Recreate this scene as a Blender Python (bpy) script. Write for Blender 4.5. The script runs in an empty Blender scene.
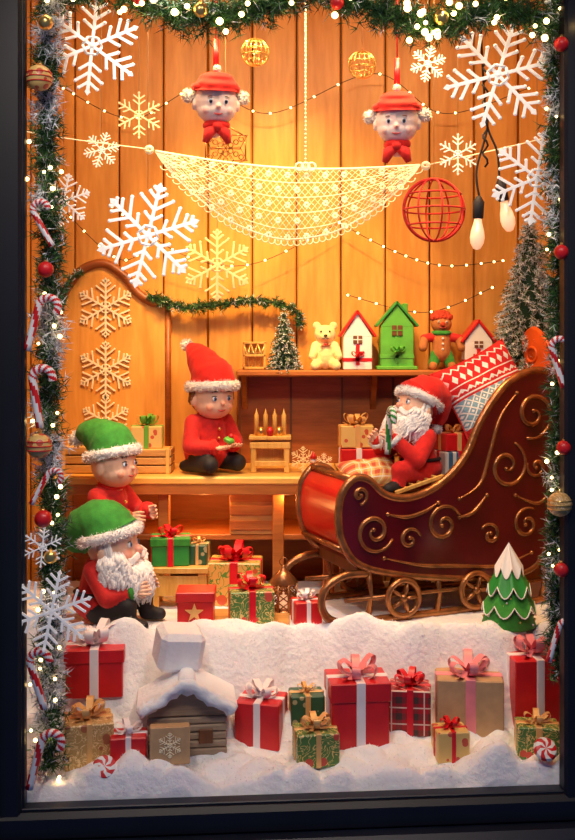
import bpy, bmesh, math, random
from mathutils import Vector, Matrix, Euler, noise
random.seed(7)
R=random.random
def U(a,b): return a+(b-a)*random.random()
sc=bpy.context.scene
col=sc.collection
# ------------------------------------------------------------------ materials
def newmat(name):
    m=bpy.data.materials.new(name); m.use_nodes=True
    nt=m.node_tree; b=nt.nodes['Principled BSDF']
    return m,nt,b
def c4(c): return (c[0],c[1],c[2],1)
def N(nt,t,**k):
    n=nt.nodes.new(t)
    for a,v in k.items(): setattr(n,a,v)
    return n
def coords(nt,scale=(1,1,1),rot=(0,0,0)):
    t=N(nt,'ShaderNodeTexCoord'); mp=N(nt,'ShaderNodeMapping')
    nt.links.new(t.outputs['Object'],mp.inputs['Vector'])
    mp.inputs['Scale'].default_value=scale; mp.inputs['Rotation'].default_value=rot
    return mp.outputs['Vector']
def addbump(nt,b,scale,strength,dist=.01,detail=4):
    n=N(nt,'ShaderNodeTexNoise'); n.inputs['Scale'].default_value=scale; n.inputs['Detail'].default_value=detail
    nt.links.new(coords(nt),n.inputs['Vector'])
    bp=N(nt,'ShaderNodeBump'); bp.inputs['Strength'].default_value=strength; bp.inputs['Distance'].default_value=dist
    nt.links.new(n.outputs['Fac'],bp.inputs['Height']); nt.links.new(bp.outputs['Normal'],b.inputs['Normal'])
def mat(name,c,rough=.6,metal=0,var=.15,vs=12,bump=None,emit=None,sss=0,sheen=0,coat=0,alpha=None,trans=0):
    m,nt,b=newmat(name)
    b.inputs['Roughness'].default_value=rough; b.inputs['Metallic'].default_value=metal
    n=N(nt,'ShaderNodeTexNoise'); n.inputs['Scale'].default_value=vs; n.inputs['Detail'].default_value=3
    nt.links.new(coords(nt),n.inputs['Vector'])
    r=N(nt,'ShaderNodeValToRGB'); e=r.color_ramp.elements
    e[0].position=.3; e[1].position=.7
    e[0].color=c4([x*(1-var) for x in c]); e[1].color=c4([min(1,x*(1+var)) for x in c])
    nt.links.new(n.outputs['Fac'],r.inputs['Fac']); nt.links.new(r.outputs['Color'],b.inputs['Base Color'])
    if bump: addbump(nt,b,bump[0],bump[1],bump[2] if len(bump)>2 else .01)
    if emit: b.inputs['Emission Color'].default_value=c4(emit[0]); b.inputs['Emission Strength'].default_value=emit[1]
    if sss: b.inputs['Subsurface Weight'].default_value=sss; b.inputs['Subsurface Scale'].default_value=.02
    if sheen: b.inputs['Sheen Weight'].default_value=sheen
    if coat: b.inputs['Coat Weight'].default_value=coat; b.inputs['Coat Roughness'].default_value=.15
    if trans: b.inputs['Transmission Weight'].default_value=trans
    return m
def wood(name,c1,c2,scale=6,axis='Z',rough=.5,dist=3):
    m,nt,b=newmat(name); b.inputs['Roughness'].default_value=rough
    s={'X':(.12,1,1),'Y':(1,.12,1),'Z':(1,1,.12)}[axis]
    v=coords(nt,s)
    n=N(nt,'ShaderNodeTexNoise'); n.inputs['Scale'].default_value=scale*2.2; n.inputs['Detail'].default_value=8; n.inputs['Distortion'].default_value=.6
    nt.links.new(v,n.inputs['Vector'])
    n2=N(nt,'ShaderNodeTexNoise'); n2.inputs['Scale'].default_value=scale*14; n2.inputs['Detail'].default_value=4
    nt.links.new(v,n2.inputs['Vector'])
    mx=N(nt,'ShaderNodeMix'); mx.inputs['Factor'].default_value=.35
    nt.links.new(n.outputs['Fac'],mx.inputs['A']); nt.links.new(n2.outputs['Fac'],mx.inputs['B'])
    r=N(nt,'ShaderNodeValToRGB'); e=r.color_ramp.elements; e[0].position=.36; e[1].position=.62
    e[0].color=c4(c2); e[1].color=c4(c1)
    nt.links.new(mx.outputs['Result'],r.inputs['Fac']); nt.links.new(r.outputs['Color'],b.inputs['Base Color'])
    bp=N(nt,'ShaderNodeBump'); bp.inputs['Strength'].default_value=.2; bp.inputs['Distance'].default_value=.003
    nt.links.new(mx.outputs['Result'],bp.inputs['Height']); nt.links.new(bp.outputs['Normal'],b.inputs['Normal'])
    return m
def paper(name,base,c2,kind='dots',scale=25,rough=.35,c3=None):
    m,nt,b=newmat(name); b.inputs['Roughness'].default_value=rough
    def math_(op,a,bv=None):
        n=N(nt,'ShaderNodeMath',operation=op)
        for i,x in enumerate((a,bv)):
            if x is None: continue
            if isinstance(x,(int,float)): n.inputs[i].default_value=x
            else: nt.links.new(x,n.inputs[i])
        return n.outputs[0]
    def mix(f,a,bb):
        n=N(nt,'ShaderNodeMix',data_type='RGBA')
        nt.links.new(f,n.inputs[0])
        for i,x in ((6,a),(7,bb)):
            if isinstance(x,tuple) or isinstance(x,list): n.inputs[i].default_value=c4(x)
            else: nt.links.new(x,n.inputs[i])
        return n.outputs[2]
    v=coords(nt)
    if kind=='dots':
        vo=N(nt,'ShaderNodeTexVoronoi'); vo.inputs['Scale'].default_value=scale; nt.links.new(v,vo.inputs['Vector'])
        out=mix(math_('LESS_THAN',vo.outputs['Distance'],.3),base,c2)
    elif kind=='floral':
        no=N(nt,'ShaderNodeTexNoise'); no.inputs['Scale'].default_value=scale; no.inputs['Detail'].default_value=1; no.inputs['Distortion'].default_value=2.5; nt.links.new(v,no.inputs['Vector'])
        w=math_('ABSOLUTE',math_('SUBTRACT',no.outputs['Fac'],.5))
        o1=mix(math_('LESS_THAN',w,.035),base,c2)
        vo=N(nt,'ShaderNodeTexVoronoi'); vo.inputs['Scale'].default_value=scale*.7; nt.links.new(v,vo.inputs['Vector'])
        out=mix(math_('LESS_THAN',vo.outputs['Distance'],.27),o1,c3 or c2)
    elif kind=='plaid':
        sp=N(nt,'ShaderNodeSeparateXYZ'); nt.links.new(v,sp.inputs[0])
        o=base; out=None
        def band(s,fr,off=0): return math_('LESS_THAN',math_('FRACT',math_('ADD',math_('MULTIPLY',s,scale),10+off)),fr)
        a=band(math_('ADD',sp.outputs[0],sp.outputs[1]),.4); z=band(sp.outputs[2],.4)
        o=mix(math_('MULTIPLY',math_('ADD',a,z),.45),base,c2)
        a=band(math_('ADD',sp.outputs[0],sp.outputs[1]),.08,.3); z=band(sp.outputs[2],.08,.3)
        out=mix(math_('MAXIMUM',a,z),o,c3 or (1,1,1))
    elif kind=='knit':
        sp=N(nt,'ShaderNodeSeparateXYZ'); nt.links.new(v,sp.inputs[0]); zc=sp.outputs[2]
        tri=math_('ABSOLUTE',math_('SUBTRACT',math_('FRACT',math_('ADD',math_('MULTIPLY',sp.outputs[0],scale),20)),.5))
        tri2=math_('ABSOLUTE',math_('SUBTRACT',math_('FRACT',math_('ADD',math_('MULTIPLY',zc,scale),20)),.5))
        lat=math_('LESS_THAN',math_('ABSOLUTE',math_('SUBTRACT',math_('ADD',tri,tri2),.5)),.10)
        dia=math_('LESS_THAN',math_('ADD',tri,tri2),.18)
        blue=mix(math_('MAXIMUM',lat,dia),c2,c3)
        def row(z0,hw): return math_('LESS_THAN',math_('ABSOLUTE',math_('SUBTRACT',zc,z0)),hw)
        def zig(z0,amp,hw): return math_('LESS_THAN',math_('ABSOLUTE',math_('SUBTRACT',math_('SUBTRACT',zc,z0),math_('MULTIPLY',tri,amp))),hw)
        def diam(z0,hh): return math_('LESS_THAN',math_('ADD',math_('MULTIPLY',math_('ABSOLUTE',math_('SUBTRACT',zc,z0)),1/hh),math_('MULTIPLY',tri,2.4)),.85)
        w_=math_('MAXIMUM',diam(.115,.03),math_('MAXIMUM',zig(.155,.045,.005),math_('MAXIMUM',zig(.055,-.04,.005),row(.02,.004))))
        w_=math_('MAXIMUM',w_,math_('MAXIMUM',row(.078,.003),diam(.046+.0,.012)))
        red=mix(w_,base,c3)
        o=mix(math_('GREATER_THAN',zc,.005),blue,red)
        out=mix(math_('LESS_THAN',zc,-.14),o,base)
        addbump(nt,b,110,.8,.01); b.inputs['Roughness'].default_value=.9
    elif kind=='stripes':
        sp=N(nt,'ShaderNodeSeparateXYZ'); nt.links.new(v,sp.inputs[0])
        out=mix(math_('LESS_THAN',math_('FRACT',math_('ADD',math_('MULTIPLY',sp.outputs[0],scale),20)),.45),base,c2)
    nt.links.new(out,b.inputs['Base Color'])
    return m
RED=mat('red_paper',(.66,.01,.013),.42,coat=.2,var=.1)
REDM=mat('red_matte',(.58,.012,.01),.8,var=.2,vs=30,bump=(160,.3,.004),sheen=.1)
REDF=mat('red_felt',(.72,.015,.01),.85,var=.12,vs=40,bump=(220,.4,.003),sheen=.1)
GREENF=mat('green_felt',(.035,.28,.03),.85,var=.2,vs=40,bump=(220,.4,.003),sheen=.1)
GREEN=mat('green_paint',(.03,.3,.05),.4)
LGREEN=mat('light_green_paint',(.12,.48,.06),.4)
WHITE=mat('white_paint',(.88,.88,.88),.5,var=.04)
WRIB=mat('white_ribbon',(.95,.85,.85),.35,var=.05,sheen=.2)
PRIB=mat('pink_ribbon',(.88,.27,.3),.35,var=.1)
RRIB=mat('red_ribbon',(.72,.01,.02),.3,var=.1)
GRIB=mat('gold_ribbon',(.85,.5,.18),.35,.2,var=.1)
GNRIB=mat('green_ribbon',(.15,.42,.05),.35,var=.1)
FUR=mat('white_fur',(.93,.92,.9),.95,var=.05,vs=60,bump=(120,.8,.01),sheen=.2)
BEARD=mat('beard_wool',(.95,.92,.9),.9,var=.04,vs=60,sheen=.2)
SKIN=mat('doll_skin',(.88,.54,.38),.5,var=.03,vs=8,sss=.15)
SKINP=mat('doll_skin_pale',(.9,.76,.74),.5,var=.03,vs=8,sss=.15)
BLUSH=mat('blush_skin',(.86,.4,.28),.5,var=.05,vs=10,sss=.15)
BLUSHP=mat('blush_skin_pale',(.88,.55,.5),.5,var=.05,vs=10,sss=.15)
LIP=mat('lips_red',(.55,.06,.05),.4)
BLACK=mat('black_cloth',(.012,.01,.012),.7)
DARK=mat('eye_black',(.01,.008,.008),.15)
EYEW=mat('eye_white',(.85,.85,.85),.2,var=.02)
EYEB=mat('eye_blue',(.06,.16,.35),.2)
HAIR=mat('brown_hair',(.2,.07,.02),.7,var=.4,vs=60,bump=(80,.8,.01))
SNOW=mat('snow',(.92,.93,.97),.8,var=.03,vs=6,bump=(38,.5,.014),sss=.15,sheen=.1)
FLAKE=mat('snowflake_white',(.97,.97,.98),.3,var=.02,emit=((1,.95,.9),.14),coat=.5)  # slight emission paints in the lit brightness of the flakes
FLAKEG=mat('snowflake_gold',(1,.78,.42),.4,var=.1)
FLAKEC=mat('snowflake_cream',(1,.86,.6),.5,var=.05)
LACE=mat('lace_cream',(1,.88,.62),.5,var=.05,emit=((1,.8,.42),.28))  # warm emission makes the threads look lit from within
STR=mat('string',(.5,.35,.2),.7)
GOLD=mat('gold_metal',(.95,.6,.18),.28,.9,var=.2,vs=20)
BRONZE=mat('bronze_trim',(.36,.145,.05),.26,.65,var=.4,vs=18,bump=(60,.2))
MAROON=mat('maroon_lacquer',(.1,.002,.007),.28,var=.3,vs=5,coat=.4)
SLRED=mat('sleigh_red',(.62,.012,.01),.3,var=.12,vs=5,coat=.4)
ORED=mat('orange_red_wood',(.8,.11,.01),.4,var=.15,vs=8)
FRAME=mat('window_frame_black',(.004,.005,.01),.5,var=.3,vs=4)
FRAMEB=mat('window_frame_edge',(.005,.008,.02),.45,var=.3,vs=4)
BULB=mat('bulb_glow',(1,.7,.5),.2,emit=((1,.5,.25),.75),coat=.6)
FAIRY=mat('fairy_glow',(1,.8,.4),.3,emit=((1,.62,.22),10))
ND=[mat('needle_dark',(.008,.045,.018),.6),mat('needle_green',(.025,.12,.03),.6),mat('needle_light',(.08,.24,.05),.6),mat('needle_frost',(.8,.87,.95),.7,var=.05)]
WALLW=wood('pine_planks',(.84,.41,.085),(.62,.25,.035),2.6,'Z',.42)
SHELFW=wood('shelf_wood',(.5,.17,.033),(.34,.1,.015),5,'X')
DESKW=wood('desk_wood',(.95,.58,.14),(.78,.4,.07),5,'X',.3)
CRATEW=wood('crate_wood',(.68,.37,.11),(.44,.2,.05),6,'X')
TOYW=wood('toy_wood',(.85,.52,.14),(.65,.33,.06),8,'Z',.4)
DKW=wood('dark_wood',(.2,.07,.02),(.1,.035,.01),4,'Z')
TRIMW=wood('trim_wood',(.38,.11,.025),(.24,.065,.012),6,'X',.4)
GREYW=wood('weathered_wood',(.42,.3,.2),(.25,.17,.11),6,'X',.7)
KRAFT=mat('kraft_paper',(.55,.34,.17),.7,var=.1,vs=20)
P_GOLD=paper('gold_dot_paper',(.55,.32,.1),(.9,.66,.33),'floral',22,c3=(.4,.13,.05))
P_GG=paper('green_gold_paper',(.1,.22,.05),(.8,.58,.2),'floral',20,c3=(.6,.08,.05))
P_GY=paper('cream_star_paper',(.78,.52,.17),(.6,.1,.05),'dots',22)
P_BIG=paper('gold_holly_paper',(.78,.44,.11),(.12,.3,.05),'floral',14,c3=(.65,.1,.04))
P_PLAID=paper('red_plaid_paper',(.45,.01,.015),(.03,.04,.03),'plaid',14,c3=(.8,.6,.5))
P_CUSH=paper('cushion_plaid',(.85,.6,.18),(.65,.05,.03),'plaid',18,rough=.8,c3=(.9,.85,.7))
P_KNIT=paper('nordic_knit',(.68,.015,.02),(.25,.45,.58),'knit',22,c3=(.95,.93,.9))
P_DG=paper('dark_green_paper',(.03,.11,.05),(.45,.4,.2),'dots',24)
P_BLUE=paper('blue_red_paper',(.05,.14,.28),(.75,.7,.65),'stripes',22)
# ------------------------------------------------------------------ mesh builder
def cr(pts,n=6,closed=False):
    P=[Vector(p) for p in pts]; out=[]; L=len(P)
    rng=range(L) if closed else range(L-1)
    for i in rng:
        if closed: a,b,c,d=P[i-1],P[i],P[(i+1)%L],P[(i+2)%L]
        else: a,b,c,d=P[max(i-1,0)],P[i],P[i+1],P[min(i+2,L-1)]
        for k in range(n):
            t=k/n
            out.append(.5*((2*b)+(c-a)*t+(2*a-5*b+4*c-d)*t*t+(3*b-a-3*c+d)*t**3))
    if not closed: out.append(P[-1])
    return out
class B:
    def __init__(s): s.v=[];s.f=[];s.m=[];s.s=[];s.mats=[];s.M=Matrix.Identity(4)
    def mi(s,m):
        if m not in s.mats: s.mats.append(m)
        return s.mats.index(m)
    def add(s,vs,fs,m,smooth=False,M=None):
        T=s.M@M if M is not None else s.M
        o=len(s.v); s.v+= [tuple(T@Vector(p)) for p in vs]
        for i,f in enumerate(fs):
            s.f.append([o+k for k in f]); s.m.append(s.mi(m[i] if isinstance(m,list) else m)); s.s.append(smooth)
    def box(s,c,size,m,rot=(0,0,0),bev=.004,M=None):
        hx,hy,hz=[x/2 for x in size]; H=(hx,hy,hz); b=min(bev,min(H)*.45)
        vs=[];ix={}
        for sx in(-1,1):
            for sy in(-1,1):
                for sz in(-1,1):
                    for a in range(3):
                        S=(sx,sy,sz); ix[(sx,sy,sz,a)]=len(vs)
                        vs.append([S[k]*(H[k] if k==a else H[k]-b) for k in range(3)])
        fs=[]
        for a in range(3):
            o=[k for k in range(3) if k!=a]
            for sg in(-1,1):
                f=[]
                for p,q in((-1,-1),(1,-1),(1,1),(-1,1)):
                    S=[0,0,0];S[a]=sg;S[o[0]]=p;S[o[1]]=q; f.append(ix[(*S,a)])
                fs.append(f)
        for a in range(3):
            o=[k for k in range(3) if k!=a]
            for p in(-1,1):
                for q in(-1,1):
                    S=[0,0,0];S[o[0]]=p;S[o[1]]=q
                    S1=list(S);S1[a]=-1;S2=list(S);S2[a]=1
                    fs.append([ix[(*S1,o[0])],ix[(*S2,o[0])],ix[(*S2,o[1])],ix[(*S1,o[1])]])
        for sx in(-1,1):
            for sy in(-1,1):
                for sz in(-1,1): fs.append([ix[(sx,sy,sz,a)] for a in range(3)])
        T=Matrix.Translation(c)@Euler(rot).to_matrix().to_4x4()
        if M is not None: T=M@T
        s.add(vs,fs,m,False,T)
    def tube(s,pts,r,m,seg=8,closed=False,cap=True,fl=1.0,up=None,stripe=None,nz=0,M=None,smooth=True):
        P=[Vector(p) for p in pts]; n=len(P)
        rr=[r]*n if isinstance(r,(int,float)) else r
        if len(rr)!=n: rr=[ (lambda t:(rr[int(min(t,len(rr)-1.0001))]*(1-(t-int(min(t,len(rr)-1.0001))))+rr[int(min(t,len(rr)-1.0001))+1]*(t-int(min(t,len(rr)-1.0001)))))(i/(n-1)*(len(rr)-1)) for i in range(n)]
        vs=[];prev=None
        for i in range(n):
            if closed: t=P[(i+1)%n]-P[i-1]
            else: t=P[min(i+1,n-1)]-P[max(i-1,0)]
            if t.length<1e-9: t=Vector((0,0,1))
            t.normalize()
            if up is not None: x=Vector(up)-t*t.dot(Vector(up))
            elif prev is None:
                a=Vector((0,0,1)) if abs(t.z)<.9 else Vector((1,0,0)); x=a-t*t.dot(a)
            else: x=prev-t*t.dot(prev)
            x.normalize(); prev=x; y=t.cross(x)
            for j in range(seg):
                a=2*math.pi*j/seg; q=rr[i]
                p=P[i]+x*math.cos(a)*q*fl+y*math.sin(a)*q
                if nz: p=p+(p-P[i])*nz*noise.noise(p*35)
                vs.append(p)
        fs=[];ms=[]
        for i in range(n if closed else n-1):
            for j in range(seg):
                a=i*seg+j;b_=i*seg+(j+1)%seg;c=((i+1)%n)*seg+(j+1)%seg;d=((i+1)%n)*seg+j
                fs.append([a,b_,c,d]); ms.append(stripe[0] if stripe and ((i*stripe[1]+j*stripe[2])%stripe[3])<stripe[3]/2 else m)
        if not closed and cap:
            fs.append(list(range(seg))[::-1]);ms.append(m); fs.append([(n-1)*seg+j for j in range(seg)]);ms.append(m)
        s.add(vs,fs,ms,smooth,M)
    def lathe(s,prof,m,seg=16,M=None,smooth=True):
        vs=[];fs=[];n=len(prof)
        for r,z in prof:
            for j in range(seg):
                a=2*math.pi*j/seg; vs.append((r*math.cos(a),r*math.sin(a),z))
        for i in range(n-1):
            for j in range(seg): fs.append([i*seg+j,i*seg+(j+1)%seg,(i+1)*seg+(j+1)%seg,(i+1)*seg+j])
        fs.append(list(range(seg))[::-1]); fs.append([(n-1)*seg+j for j in range(seg)])
        s.add(vs,fs,m,smooth,M)
    def ell(s,c,r,m,rot=(0,0,0),seg=16,rings=10,nz=0,M=None):
        if isinstance(r,(int,float)): r=(r,r,r)
        vs=[(0,0,r[2])];fs=[]
        for i in range(1,rings):
            p=math.pi*i/rings
            for j in range(seg):
                a=2*math.pi*j/seg
                q=Vector((r[0]*math.sin(p)*math.cos(a),r[1]*math.sin(p)*math.sin(a),r[2]*math.cos(p)))
                if nz: q*=1+nz*noise.noise(q*40+Vector(c)*10)
                vs.append(q)
        vs.append((0,0,-r[2])); L=len(vs)-1
        for j in range(seg):
            fs.append([0,1+j,1+(j+1)%seg]); o=1+(rings-2)*seg; fs.append([o+j,L,o+(j+1)%seg])
        for i in range(rings-2):
            o=1+i*seg
            for j in range(seg): fs.append([o+j,o+seg+j,o+seg+(j+1)%seg,o+(j+1)%seg])
        T=Matrix.Translation(c)@Euler(rot).to_matrix().to_4x4()
        if M is not None: T=M@T
        s.add(vs,fs,m,True,T)
    def prism(s,out,y0,y1,m,M=None,plane='XZ'):
        n=len(out)
        def p(a,b,y): return (a,y,b) if plane=='XZ' else ((y,a,b) if plane=='YZ' else (a,b,y))
        vs=[p(a,b,y0) for a,b in out]+[p(a,b,y1) for a,b in out]
        fs=[list(range(n)),list(range(n,2*n))[::-1]]+[[i,(i+1)%n,n+(i+1)%n,n+i] for i in range(n)]
        s.add(vs,fs,m,False,M)
    def slab(s,pts,th,y0,y1,m,M=None):
        P=[Vector((a,b)) for a,b in pts]; off=[]
        for i in range(len(P)):
            t=(P[min(i+1,len(P)-1)]-P[max(i-1,0)]).normalized(); off.append(P[i]+Vector((-t.y,t.x))*th)
        n=len(P); vs=[]
        for y in (y0,y1):
            vs+=[(p.x,y,p.y) for p in P]; vs+=[(p.x,y,p.y) for p in off]
        fs=[]
        for i in range(n-1):
            fs+=[[i,i+1,n+i+1,n+i],[2*n+i,2*n+i+1,3*n+i+1,3*n+i],[i,i+1,2*n+i+1,2*n+i],[n+i,n+i+1,3*n+i+1,3*n+i]]
        fs+=[[0,n,3*n,2*n],[n-1,2*n-1,4*n-1,3*n-1]]
        s.add(vs,fs,m,False,M)
    def strip(s,pts,wd,w,m,M=None):
        W=Vector(wd).normalized()*w/2; vs=[];
        for p in pts: vs+=[Vector(p)-W,Vector(p)+W]
        s.add(vs,[[2*i,2*i+1,2*i+3,2*i+2] for i in range(len(pts)-1)],m,True,M)
    def spikes(s,c,nrm,L,w,m):
        c=Vector(c);nrm=Vector(nrm).normalized(); d=(nrm+Vector((U(-.7,.7),U(-.7,.7),U(-.7,.7)))).normalized()
        a=d.cross(Vector((R()-.5,R()-.5,R()-.5))).normalized()*w
        s.add([c-a,c+a,c+d*L],[[0,1,2]],m,False)
    def pom(s,c,r,m,n=260):
        s.ell(c,r*.85,m,seg=14,rings=10,nz=.2); c=Vector(c)
        for _ in range(n):
            d=Vector((U(-1,1),U(-1,1),U(-1,1))).normalized(); s.spikes(c+d*r*.75,d,r*.5,r*.1,m)
    def fluff(s,pts,r,m,closed=True,n=900):
        P=[Vector(p) for p in pts]; s.tube(P,r*.85,m,12,closed=closed,nz=.35)
        for _ in range(n):
            i=random.randrange(len(P)-(0 if closed else 1)); q=P[i].lerp(P[(i+1)%len(P)],R())
            t=(P[(i+1)%len(P)]-P[i]).normalized(); d=Vector((U(-1,1),U(-1,1),U(-1,1))); d=(d-t*t.dot(d)).normalized()
            s.spikes(q+d*r*.75,d,r*.55,r*.09,m)
    def mesh(s,name,recalc=True):
        me=bpy.data.meshes.new(name); me.from_pydata(s.v,[],s.f)
        for m in s.mats: me.materials.append(m)
        me.polygons.foreach_set('material_index',s.m); me.polygons.foreach_set('use_smooth',s.s); me.update()
        if recalc:
            bm=bmesh.new(); bm.from_mesh(me); bmesh.ops.recalc_face_normals(bm,faces=bm.faces); bm.to_mesh(me); bm.free()
        return me
    def obj(s,name,loc=(0,0,0),rot=(0,0,0),parent=None,recalc=True,scale=1):
        o=bpy.data.objects.new(name,s.mesh(name,recalc)); o.location=loc; o.rotation_euler=rot; o.scale=(scale,)*3
        col.objects.link(o)
        if parent: o.parent=parent
        return o
def empty(name,loc,rot=(0,0,0),scale=1):
    e=bpy.data.objects.new(name,None); e.empty_display_size=.05; e.location=loc; e.rotation_euler=rot; e.scale=(scale,)*3; col.objects.link(e); return e
# organic surface: prims = ('c',p0,p1,r0,r1,mat) or ('e',c,r,mat)
def organic(name,prims,vox=.005,smooth=4,parent=None,loc=(0,0,0),rot=(0,0,0)):
    b=B()
    for p in prims:
        if p[0]=='c':
            b.tube([p[1],Vector(p[1]).lerp(Vector(p[2]),.5),p[2]],[p[3],(p[3]+p[4])/2,p[4]],SKIN,14)
            b.ell(p[1],p[3],SKIN,seg=14,rings=9); b.ell(p[2],p[4],SKIN,seg=14,rings=9)
        else: b.ell(p[1],p[2],SKIN,seg=20,rings=14)
    t=b.obj('tmp'); m=t.modifiers.new('r','REMESH'); m.mode='VOXEL'; m.voxel_size=vox
    if smooth: m2=t.modifiers.new('s','SMOOTH'); m2.iterations=smooth; m2.factor=.5
    dg=bpy.context.evaluated_depsgraph_get(); dg.update()
    me=bpy.data.meshes.new_from_object(t.evaluated_get(dg)); bpy.data.objects.remove(t)
    me.name=name; me.materials.clear(); mats=[]
    for p in prims:
        if p[-1] not in mats: mats.append(p[-1])
    for q in mats: me.materials.append(q)
    pr=[]
    for p in prims:
        if p[0]=='c':
            a=Vector(p[1]);d=Vector(p[2])-a; pr.append((0,a,d,max(d.length_squared,1e-9),p[3],p[4],mats.index(p[-1])))
        else:
            r=p[2] if not isinstance(p[2],(int,float)) else (p[2],)*3; pr.append((1,Vector(p[1]),r,min(r),0,0,mats.index(p[-1])))
    for f in me.polygons:
        c=f.center; best=1e9;bi=0
        for q in pr:
            if q[0]==0:
                k=max(0,min(1,(c-q[1]).dot(q[2])/q[3])); d=(c-q[1]-q[2]*k).length-(q[4]+(q[5]-q[4])*k)
            else:
                e=c-q[1]; kk=math.sqrt((e.x/q[2][0])**2+(e.y/q[2][1])**2+(e.z/q[2][2])**2); d=(kk-1)*q[3]
            if d<best: best=d;bi=q[6]
        f.material_index=bi; f.use_smooth=True
    o=bpy.data.objects.new(name,me); o.location=loc; o.rotation_euler=rot; col.objects.link(o)
    if parent: o.parent=parent
    return o
# ------------------------------------------------------------------ room
CEIL=3.95
b=B(); x=-1.78; i=0
while x<1.75:
    w=.262; b.box((x+w/2,1.92+.004*math.sin(i*3),CEIL/2-.1),(w-.009,.04,CEIL+.3),WALLW,bev=.008); x+=w; i+=1
b.box((0,1.955,CEIL/2-.1),(3.6,.03,CEIL+.3),DKW,bev=0)
b.obj('wall_back')
for n,xx in (('wall_left',-1.8),('wall_right',1.8)):
    b=B(); b.box((0,0,0),(.04,1.9,CEIL+.3),WALLW,bev=0); b.obj(n,(xx,1.03,CEIL/2-.1))
b=B(); b.box((0,0,0),(3.6,1.86,.06),DKW,bev=0); b.obj('floor',(0,1.05,-.06))
b=B(); b.box((0,0,0),(3.64,1.9,.04),WALLW,bev=0); b.obj('ceiling',(0,1.03,CEIL+.02))
# snow surface
def ss(a,bb,t):
    t=max(0,min(1,(t-a)/(bb-a))); return t*t*(3-2*t)
def yfront(x): return -.03+(x+1.04)*.075
def snow_h(x,y):
    e=.585+.05*math.sin(x*3.7+1)+.14*noise.noise(Vector((x*2.9,3,0)))
    e=max(.50,min(.66,e))
    h=.06+.10*ss(.28,.50,y)+.32*ss(e-.09,e+.06,y)
    h+=.10*math.exp(-((x+.9)/.26)**2-((y-.5)/.14)**2)*(1-ss(e-.1,e+.1,y))
    k=1 if y<.68 else ss(.8,.68,y)
    if k>0:
        h+=k*(.07*noise.noise(Vector((x*4,y*5,1)))+.075*abs(noise.noise(Vector((x*7,y*8,4))))-.02)
    h+=.05*math.exp(-((y-e-.05)/.06)**2)*(1+.8*noise.noise(Vector((x*5,7,0))))
    h+=.04*math.exp(-((y-yfront(x)-.09)/.06)**2)*(.5+noise.noise(Vector((x*6,9,0))))
    h-=.09*ss(.06,0,y-yfront(x))
    return h
b=B(); nx,ny=280,150; vs=[];fs=[]
for j in range(ny+1):
    for i in range(nx+1):
        x=-1.45+3.0*i/nx; y=yfront(x)+.02+(1.62-yfront(x))*(j/ny)**1.2
        vs.append((x,y,snow_h(x,y)+.004*noise.noise(Vector((x*40,y*40,0)))))
for j in range(ny):
    for i in range(nx):
        a=j*(nx+1)+i; fs.append([a,a+1,a+nx+2,a+nx+1])
o=len(vs)
for i in range(nx+1): vs.append((vs[i][0],vs[i][1],-.03))
for i in range(nx): fs.append([i+1,i,o+i,o+i+1])
b.add(vs,fs,SNOW,True)
for _ in range(9000):
    x=U(-1.15,1.3);y=U(yfront(x)+.02,.8); b.spikes((x,y,snow_h(x,y)),(0,-.4,1),U(.005,.011),.0015,SNOW)
b.obj('snow_bank',recalc=False)
b=B(); b.box((0,1.31,.21),(3.3,1.12,.4),DKW,bev=.01); b.obj('display_platform')
# window frame
ang=math.atan(.075)
b=B()
def fbar(x0,x1,z0,z1,y0,y1,m,bev=.012): b.box(((x0+x1)/2,(y0+y1)/2,(z0+z1)/2),(x1-x0,y1-y0,z1-z0),m,bev=bev)
fbar(-.115,.0,-.4,3.7,-.03,.05,FRAME); fbar(-.4,-.09,-.4,3.7,-.09,.06,FRAMEB,.02); fbar(-.02,.008,-.05,3.7,.0,.06,FRAMEB,.006)
fbar(2.18,2.30,-.4,3.7,-.03,.05,FRAME); fbar(2.28,2.6,-.4,3.7,-.09,.06,FRAMEB,.02)
fbar(-.1,2.3,-.13,-.015,-.04,.07,FRAME,.02); fbar(-.4,2.6,-.5,-.12,-.12,.06,FRAMEB,.03); fbar(0,2.2,-.02,-.004,-.01,.05,FRAMEB,.004)
fbar(-.4,2.6,3.34,3.75,-.09,.06,FRAME,.02)
b.obj('window_1',(-1.045,-.06,0),(0,0,ang))
# ------------------------------------------------------------------ desk, shelf, panel
b=B()
b.box((-.5,1.58,1.095),(1.56,.6,.045),DESKW,bev=.01)
b.box((-.5,1.3,1.05),(1.5,.03,.06),SHELFW,bev=.005)
for xx in (-1.22,-.66,-.05,.22): b.box((xx,1.36,.74),(.06,.06,.6),SHELFW)
b.box((-.5,1.86,.74),(1.5,.02,.6),SHELFW)
b.box((-.5,1.6,.78),(1.44,.45,.03),SHELFW)
b.obj('workbench')
b=B(); b.box((0,0,0),(.24,.26,.22),CRATEW); 
for zz in (-.06,.02,.09): b.box((0,-.133,zz),(.24,.01,.05),SHELFW,bev=.003)
b.obj('wooden_crate',(-.19,1.5,.906))
b=B()
b.box((.71,1.77,1.652),(2.0,.26,.035),SHELFW,bev=.008)
for xx in (-.25,.5,1.1): 
    b.prism([(0,0),(.2,0),(.03,-.2),(0,-.24)],xx-.015,xx+.015,TRIMW,M=Matrix.Translation((0,1.9,1.635))@Matrix(((0,1,0,0),(-1,0,0,0),(0,0,1,0),(0,0,0,1))))
b.box((.48,1.885,1.37),(1.55,.025,.52),TRIMW)
for k in range(6): b.box((-.28+.3*k,1.87,1.37),(.012,.01,.5),DKW,bev=0)
b.obj('wall_shelf')
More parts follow.
